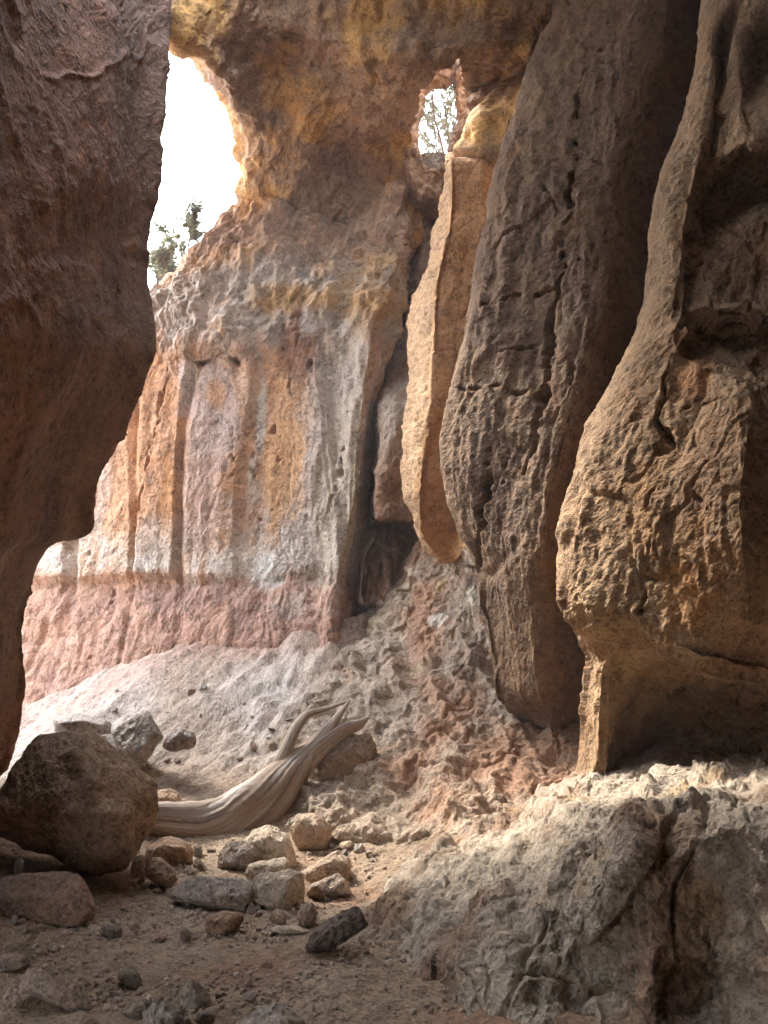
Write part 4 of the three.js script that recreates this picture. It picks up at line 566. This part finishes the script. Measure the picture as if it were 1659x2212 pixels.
rock('rock', 'small oval stone beside the rough rock at the bottom edge', [[838, 1490], [860, 1450], [905, 1436], [932, 1460], [920, 1500], [870, 1515]], { c: '#84746a', d0: 3.42 });
rock('rock', 'broad pale rock at the bottom centre edge of the floor', [[985, 1530], [1100, 1442], [1200, 1420], [1270, 1450], [1325, 1500], [1320, 1620], [1000, 1640]], { c: '#a59585', d0: 3.15, bump: 1.3 });
rock('rock', 'small dark cube-like stone on open floor below the pile', [[775, 1140], [780, 1105], [805, 1088], [826, 1110], [822, 1145], [790, 1152]], { c: '#7c6556' });
rock('rock', 'small flat-topped stone right of the half-buried boulder', [[438, 1122], [450, 1085], [490, 1076], [528, 1095], [515, 1130], [465, 1140]], { c: '#7c6d62' });
rock('rock', 'small brown stone just behind the flat-topped stone on the floor', [[474, 1065], [480, 1042], [500, 1033], [518, 1050], [512, 1068]], { c: DARKR });
rock('rock', 'low pinkish stone half sunk in the open floor', [[648, 1140], [665, 1118], [700, 1114], [722, 1135], [705, 1152], [660, 1153]], { c: '#a08474' });
rock('rock', 'dark stone lying on the half-buried boulder at the left edge', [[70, 1112], [80, 1080], [118, 1076], [132, 1098], [120, 1116]], { c: '#7c6556', d0: 4.3 });
rock('rock', 'pale stone in the shadow under the left side of the largest boulder', [[50, 855], [70, 800], [90, 780], [104, 800], [95, 845], [70, 865]], { c: '#8b7b6a', d0: 4.9 });
rock('rock', 'pale cobble at the foot of the rubble slope right of the pile', [[1522, 760], [1535, 732], [1562, 725], [1578, 745], [1565, 768]], { c: GREYR });
rock('rock', 'low stone between the dark shaded rock and the pile', [[1450, 745], [1475, 718], [1515, 712], [1532, 735], [1510, 755], [1470, 757]], { c: TANR });
rock('rock', 'tiny pale block standing on the upper dusty slope', [[855, 55], [862, 38], [885, 36], [898, 46], [885, 60], [862, 62]], { c: '#c8beb4', d0: 8.3 });
rock('boulder', 'dark rounded boulder embedded in the slope under the root end of the log', [[1335, 330], [1390, 275], [1500, 255], [1600, 245], [1642, 300], [1610, 400], [1560, 500], [1470, 530], [1370, 490], [1345, 410]], { c: '#93795f', c2: '#8e7863', d0: 6.95, th: 0.7, bump: 1.8, cat: 'boulder' });

/* small stones: each its own thing */
{
  const rnd = mulberry(404), kinds = [];
  for (let k = 0; k < 6; k++) { const pts = []; for (let i = 0; i < 13; i++) { const a = rnd() * 6.283, z = rnd() * 2 - 1, s = Math.sqrt(1 - z * z); pts.push(new THREE.Vector3(s * Math.cos(a), z * (0.55 + 0.2 * rnd()), s * Math.sin(a) * 0.8).multiplyScalar(0.5)); } kinds.push(hullGeo(pts, { n: 7, seed: k * 9.1, round: 0.03, bump: 0.8, col: rgb(['#9a8470', '#7d6a5c', '#b09d88', '#8c6c56', '#a08c7c', '#6d5b50'][k]) })[0]); }
  const zones = [[330, 1890, 130, 45, 24], [470, 1990, 110, 40, 22], [620, 1985, 120, 30, 26], [720, 1890, 70, 60, 14], [240, 2010, 60, 30, 20], [60, 1995, 60, 40, 8], [420, 2120, 220, 60, 26], [760, 2060, 120, 70, 14], [770, 1850, 50, 25, 12], [430, 1850, 60, 40, 8], [600, 2180, 150, 30, 10], [470, 1660, 130, 60, 14], [330, 1500, 180, 60, 14], [560, 1560, 120, 60, 14]];
  for (const [u, v, su, sv, n] of zones) for (let i = 0; i < n; i++) {
    const a = rnd() * 6.283, r = Math.sqrt(rnd()), h = hitFloor(u + su * r * Math.cos(a), Math.min(2195, v + sv * r * Math.sin(a))), s = (0.018 + 0.06 * Math.pow(rnd(), 3)) * (0.7 + 0.07 * -h.z);
    const m = new THREE.Mesh(kinds[Math.floor(rnd() * 6)], stoneMat); m.scale.set(s * (0.9 + 0.5 * rnd()), s * (0.8 + 0.5 * rnd()), s); m.rotation.set(rnd() * 0.5, rnd() * 6.28, rnd() * 0.5); m.position.set(h.x, floorY(h.x, h.z) + s * 0.13, h.z);
    place(m, 'small_stone', 'small loose stone scattered on the dusty cave floor', 'stone', 'small stones scattered on the cave floor');
  }
  const n = 3600, g = new THREE.InstancedMesh(ico2(), stoneMat, n), M = new THREE.Matrix4(), q = new THREE.Quaternion(), e = new THREE.Euler(), c = new THREE.Color();
  for (let i = 0; i < n; i++) {
    const near = i % 5 < 3, u = rnd() * 1000, v = near ? 1950 + rnd() * 240 : 1780 + rnd() * 260, h = hitFloor(u, v), cl = noise(h.x * 1.7, 3, h.z * 1.7), s = (0.003 + 0.010 * Math.pow(rnd(), 3)) * (cl > 0 ? 1.2 : 0.6);
    e.set(rnd() * 6, rnd() * 6, rnd() * 6); M.compose(new THREE.Vector3(h.x, floorY(h.x, h.z) + s * 0.25, h.z), q.setFromEuler(e), new THREE.Vector3(s * (1 + rnd()), s, s * (1 + 0.6 * rnd()))); g.setMatrixAt(i, M); const b = 0.75 + 0.6 * rnd(); g.setColorAt(i, c.setRGB(b, b * 0.97, b * 0.93));
  }
  g.count = n; place(g, 'gravel', 'fine loose gravel strewn over the cave floor', 'gravel', null, 'stuff');
}
function ico2() { const { v, id } = ico(1), g = new THREE.BufferGeometry(), P = v.slice(), C = new Float32Array(v.length); for (let i = 0; i < v.length; i += 3) { const k = 0.8 + 0.5 * noise(v[i] * 1.7 + 3, v[i + 1] * 1.7, v[i + 2] * 1.7); for (let j = 0; j < 3; j++) { P[i + j] *= k; C[i + j] = [0.38, 0.3, 0.235][j]; } } g.setAttribute('position', new THREE.BufferAttribute(P, 3)); g.setAttribute('color', new THREE.BufferAttribute(C, 3)); g.setAttribute('uv', new THREE.BufferAttribute(new Float32Array(v.length / 3 * 2), 2)); g.setIndex(id); g.computeVertexNormals(); return g; }

/* ---------- driftwood log ---------- */
{
  const wood = new THREE.MeshStandardMaterial({ vertexColors: true, roughness: 0.72, metalness: 0 });
  const sweep = (list, dS, dE, o) => {
    const n0 = list.length, P3 = list.map(([x, y], i) => at(...Q5([x, y]), dS + (dE - dS) * i / (n0 - 1) + (o.dd?.[i] ?? 0))), curve = new THREE.CatmullRomCurve3(P3), rs = list.map((l) => l[2] * 0.5 / F * 6.5);
    const L = curve.getLength(), nl = Math.round(L * F / 6.5 / STEP * 1.1), na = 112, fr = curve.computeFrenetFrames(nl, false), P = [], C = [], id = [];
    const up = new THREE.Vector3(0, 0, 1);
    for (let i = 0; i <= nl; i++) {
      const t = i / nl, p = curve.getPoint(t), tan = curve.getTangent(t), b = new THREE.Vector3().crossVectors(up, tan).normalize(), nn = new THREE.Vector3().crossVectors(tan, b).normalize(), k = Math.min(n0 - 2, Math.floor(t * (n0 - 1))), f = t * (n0 - 1) - k;
      const r0 = cr(rs[Math.max(0, k - 1)], rs[k], rs[k + 1], rs[Math.min(n0 - 1, k + 2)], f);
      for (let j = 0; j <= na; j++) {
        const a = (j % na) / na * 6.2832, ca = Math.cos(a), sa = Math.sin(a), s = t * L, tw = a + s * 0.6;
        const gx = Math.cos(tw) * 1.7, gy = Math.sin(tw) * 1.7;
        let r = r0 * (1 + 0.10 * noise(gx * 0.8, gy * 0.8, s * 0.9 + o.seed) + 0.04 * (ridge(gx * 1.6, gy * 1.6, s * 0.5 + o.seed, 3) - 0.4) + 0.03 * noise(gx * 6, gy * 6, s * 1.6) + 0.03 * (ridge(gx * 3.1 + 0.5 * noise(gx, gy, s * 3), gy * 3.1, s * 0.6 + o.seed, 3) - 0.4) + 0.03 * fbm(gx * 1.5, gy * 1.5, s * 4 + o.seed, 3) + 0.02 * noise(gx * 16, gy * 16, s * 1.2));
        r *= 1 + (o.crest ?? 0) * Math.pow(Math.max(0, Math.cos(a - (o.ca ?? 0))), 6) - (o.groove ?? 0) * Math.exp(-(((a - 3.9 + 0.3 * noise(s * 2, 1, 5)) / 0.22) ** 2));
        P.push(p.x + (b.x * ca + nn.x * sa * 0.8) * r, p.y + (b.y * ca + nn.y * sa * 0.8) * r, p.z + (b.z * ca + nn.z * sa * 0.8) * r);
        const gr = fbm(gx * 8, gy * 8, s * 0.9 + o.seed, 4), q = fbm(gx * 1.2, gy * 1.2, s * 1.3 + o.seed, 3), c = mixc(rgb('#86694f'), rgb('#b3a89c'), clamp(0.42 + 1.3 * q)), e = (1 + 0.7 * gr) * (noise(gx * 4, gy * 4, s * 0.7 + 3) > 0.42 ? 0.5 : 1); C.push(c[0] * e, c[1] * e, c[2] * e);
      }
    }
    for (let i = 0; i < nl; i++) for (let j = 0; j < na; j++) { const a = i * (na + 1) + j, c = a + na + 1; id.push(a, c, a + 1, a + 1, c, c + 1); }
    const cap = (i) => { const b0 = i * (na + 1), m = P.length / 3; let x = 0, y = 0, z = 0; for (let j = 0; j < na; j++) { x += P[(b0 + j) * 3]; y += P[(b0 + j) * 3 + 1]; z += P[(b0 + j) * 3 + 2]; } P.push(x / na, y / na, z / na); C.push(0.2, 0.15, 0.11); for (let j = 0; j < na; j++) id.push(m, b0 + j, b0 + j + 1); };
    cap(0); cap(nl);
    const g = new THREE.BufferGeometry(); g.setAttribute('position', new THREE.Float32BufferAttribute(P, 3)); g.setAttribute('color', new THREE.Float32BufferAttribute(C, 3)); g.setIndex(id); g.computeVertexNormals(); return g;
  };
  const log = new THREE.Group(), o = at(490, 1815, 6.35); log.position.copy(o);
  const part = (name, g) => { g.translate(-o.x, -o.y, -o.z); const m = new THREE.Mesh(g, wood); m.name = name; log.add(m); };
  part('trunk', sweep([[610, 620, 56], [700, 628, 66], [790, 645, 80], [880, 658, 92], [980, 642, 98], [1070, 595, 102], [1150, 540, 100], [1220, 475, 92], [1285, 395, 68], [1350, 320, 40], [1430, 220, 24], [1512, 106, 5]], 6.35, 7.15, { seed: 2, crest: 0.2, ca: 0, groove: 0.16 }));
  part('branch', sweep([[1130, 560, 14], [1165, 480, 38], [1200, 400, 28], [1245, 305, 24], [1290, 215, 22], [1330, 170, 16], [1410, 145, 9], [1500, 112, 4]], 6.75, 7.2, { seed: 7, crest: 0.3, ca: 0 }));
  part('root', sweep([[1215, 490, 20], [1270, 420, 52], [1340, 345, 44], [1420, 275, 36], [1500, 225, 28], [1555, 205, 20], [1590, 180, 6]], 6.85, 7.25, { seed: 12, crest: 0.2, ca: 3 }));
  place(log, 'driftwood_log', 'curved weathered log with forked root end lying behind the rock pile', 'log');
}

/* ---------- shrubs outside the openings ---------- */
{
  const leafM = new THREE.MeshPhysicalMaterial({ color: new THREE.Color().setRGB(0.15, 0.15, 0.08), roughness: 0.9, transmission: 0.35, thickness: 0, side: THREE.DoubleSide });
  const barkM = new THREE.MeshStandardMaterial({ color: new THREE.Color().setRGB(0.16, 0.12, 0.09), roughness: 0.95 });
  const shrub = (name, label, [u, v, d], h, spread, seed, nb, leafSize, lean = 0) => {
    const rnd = mulberry(seed), base = at(u, v, d), gr = new THREE.Group(), SP = [], SI = [], LP = [], LI = []; gr.position.copy(base);
    const tube = (pts, r0, r1) => { for (let i = 0; i < pts.length; i++) { const r = r0 + (r1 - r0) * i / (pts.length - 1); for (let j = 0; j < 5; j++) { const a = j * 1.2566; SP.push(pts[i].x + r * Math.cos(a), pts[i].y + r * 0.3 * Math.sin(a * 2), pts[i].z + r * Math.sin(a)); } } const b = SP.length / 3 - pts.length * 5; for (let i = 0; i < pts.length - 1; i++) for (let j = 0; j < 5; j++) { const a = b + i * 5 + j, c = b + i * 5 + (j + 1) % 5; SI.push(a, a + 5, c, c, a + 5, c + 5); } };
    const leaf = (p, s) => { const a = rnd() * 6.28, e = rnd() * 2 - 0.7, x = new THREE.Vector3(Math.cos(a) * Math.cos(e), Math.sin(e), Math.sin(a) * Math.cos(e)), y = new THREE.Vector3(rnd() - 0.5, rnd() - 0.5, rnd() - 0.5).cross(x).normalize(), k = LP.length / 3; for (const [i, j] of [[0, 0], [0.5, 0.32], [1, 0], [0.5, -0.32]]) LP.push(p.x + (x.x * i + y.x * j) * s, p.y + (x.y * i + y.y * j) * s, p.z + (x.z * i + y.z * j) * s); LI.push(k, k + 1, k + 2, k, k + 2, k + 3); };
    const grow = (p, dir, len, r, depth) => { const pts = [p.clone()]; const q = p.clone(), dd = dir.clone(); for (let i = 0; i < 6; i++) { dd.x += (rnd() - 0.5) * 0.5; dd.y += (rnd() - 0.4) * 0.3; dd.z += (rnd() - 0.5) * 0.5; dd.normalize(); q.addScaledVector(dd, len / 6); pts.push(q.clone()); if (depth < 2 && i > 0 && rnd() < 0.75) grow(q, new THREE.Vector3(dd.x + (rnd() - 0.5) * 1.8, dd.y + (rnd() - 0.3), dd.z + (rnd() - 0.5) * 1.8).normalize(), len * 0.55, r * 0.5, depth + 1); if (depth > 0) for (let m = 0; m < 4; m++) leaf(q, leafSize * (0.6 + 0.8 * rnd())); } tube(pts, r, r * 0.35); };
    for (let i = 0; i < nb; i++) grow(new THREE.Vector3((rnd() - 0.5) * spread * 0.3, 0, (rnd() - 0.5) * spread * 0.3), new THREE.Vector3((rnd() - 0.5) * spread / h * 2 + lean, 1, (rnd() - 0.5) * spread / h * 2).normalize(), h * (0.6 + 0.4 * rnd()), 0.018 * h, 0);
    const mk = (n, P, I, m) => { const g = new THREE.BufferGeometry(); g.setAttribute('position', new THREE.Float32BufferAttribute(P, 3)); g.setIndex(I); g.computeVertexNormals(); const e = new THREE.Mesh(g, m); e.name = n; gr.add(e); };
    mk('stems', SP, SI, barkM); mk('foliage', LP, LI, leafM); place(gr, name, label, 'shrub', null);
  };
  shrub('shrub', 'small upright shrub on the crest of the back wall below the sky opening', [408, 535, 10.0], 0.5, 0.35, 21, 4, 0.045);
  shrub('shrub', 'low sunlit bush in the bottom corner of the sky opening beside the left wall', [345, 625, 11.5], 0.75, 1.2, 33, 9, 0.07);
  shrub('shrub', 'tangled branches of a bush seen outside through the small rock window', [975, 395, 11.6], 1.7, 1.2, 55, 7, 0.06, -0.15);
}
scene.fog = new THREE.FogExp2(new THREE.Color(0.86, 0.9, 0.96), 0.005);
renderer.render(scene, camera);
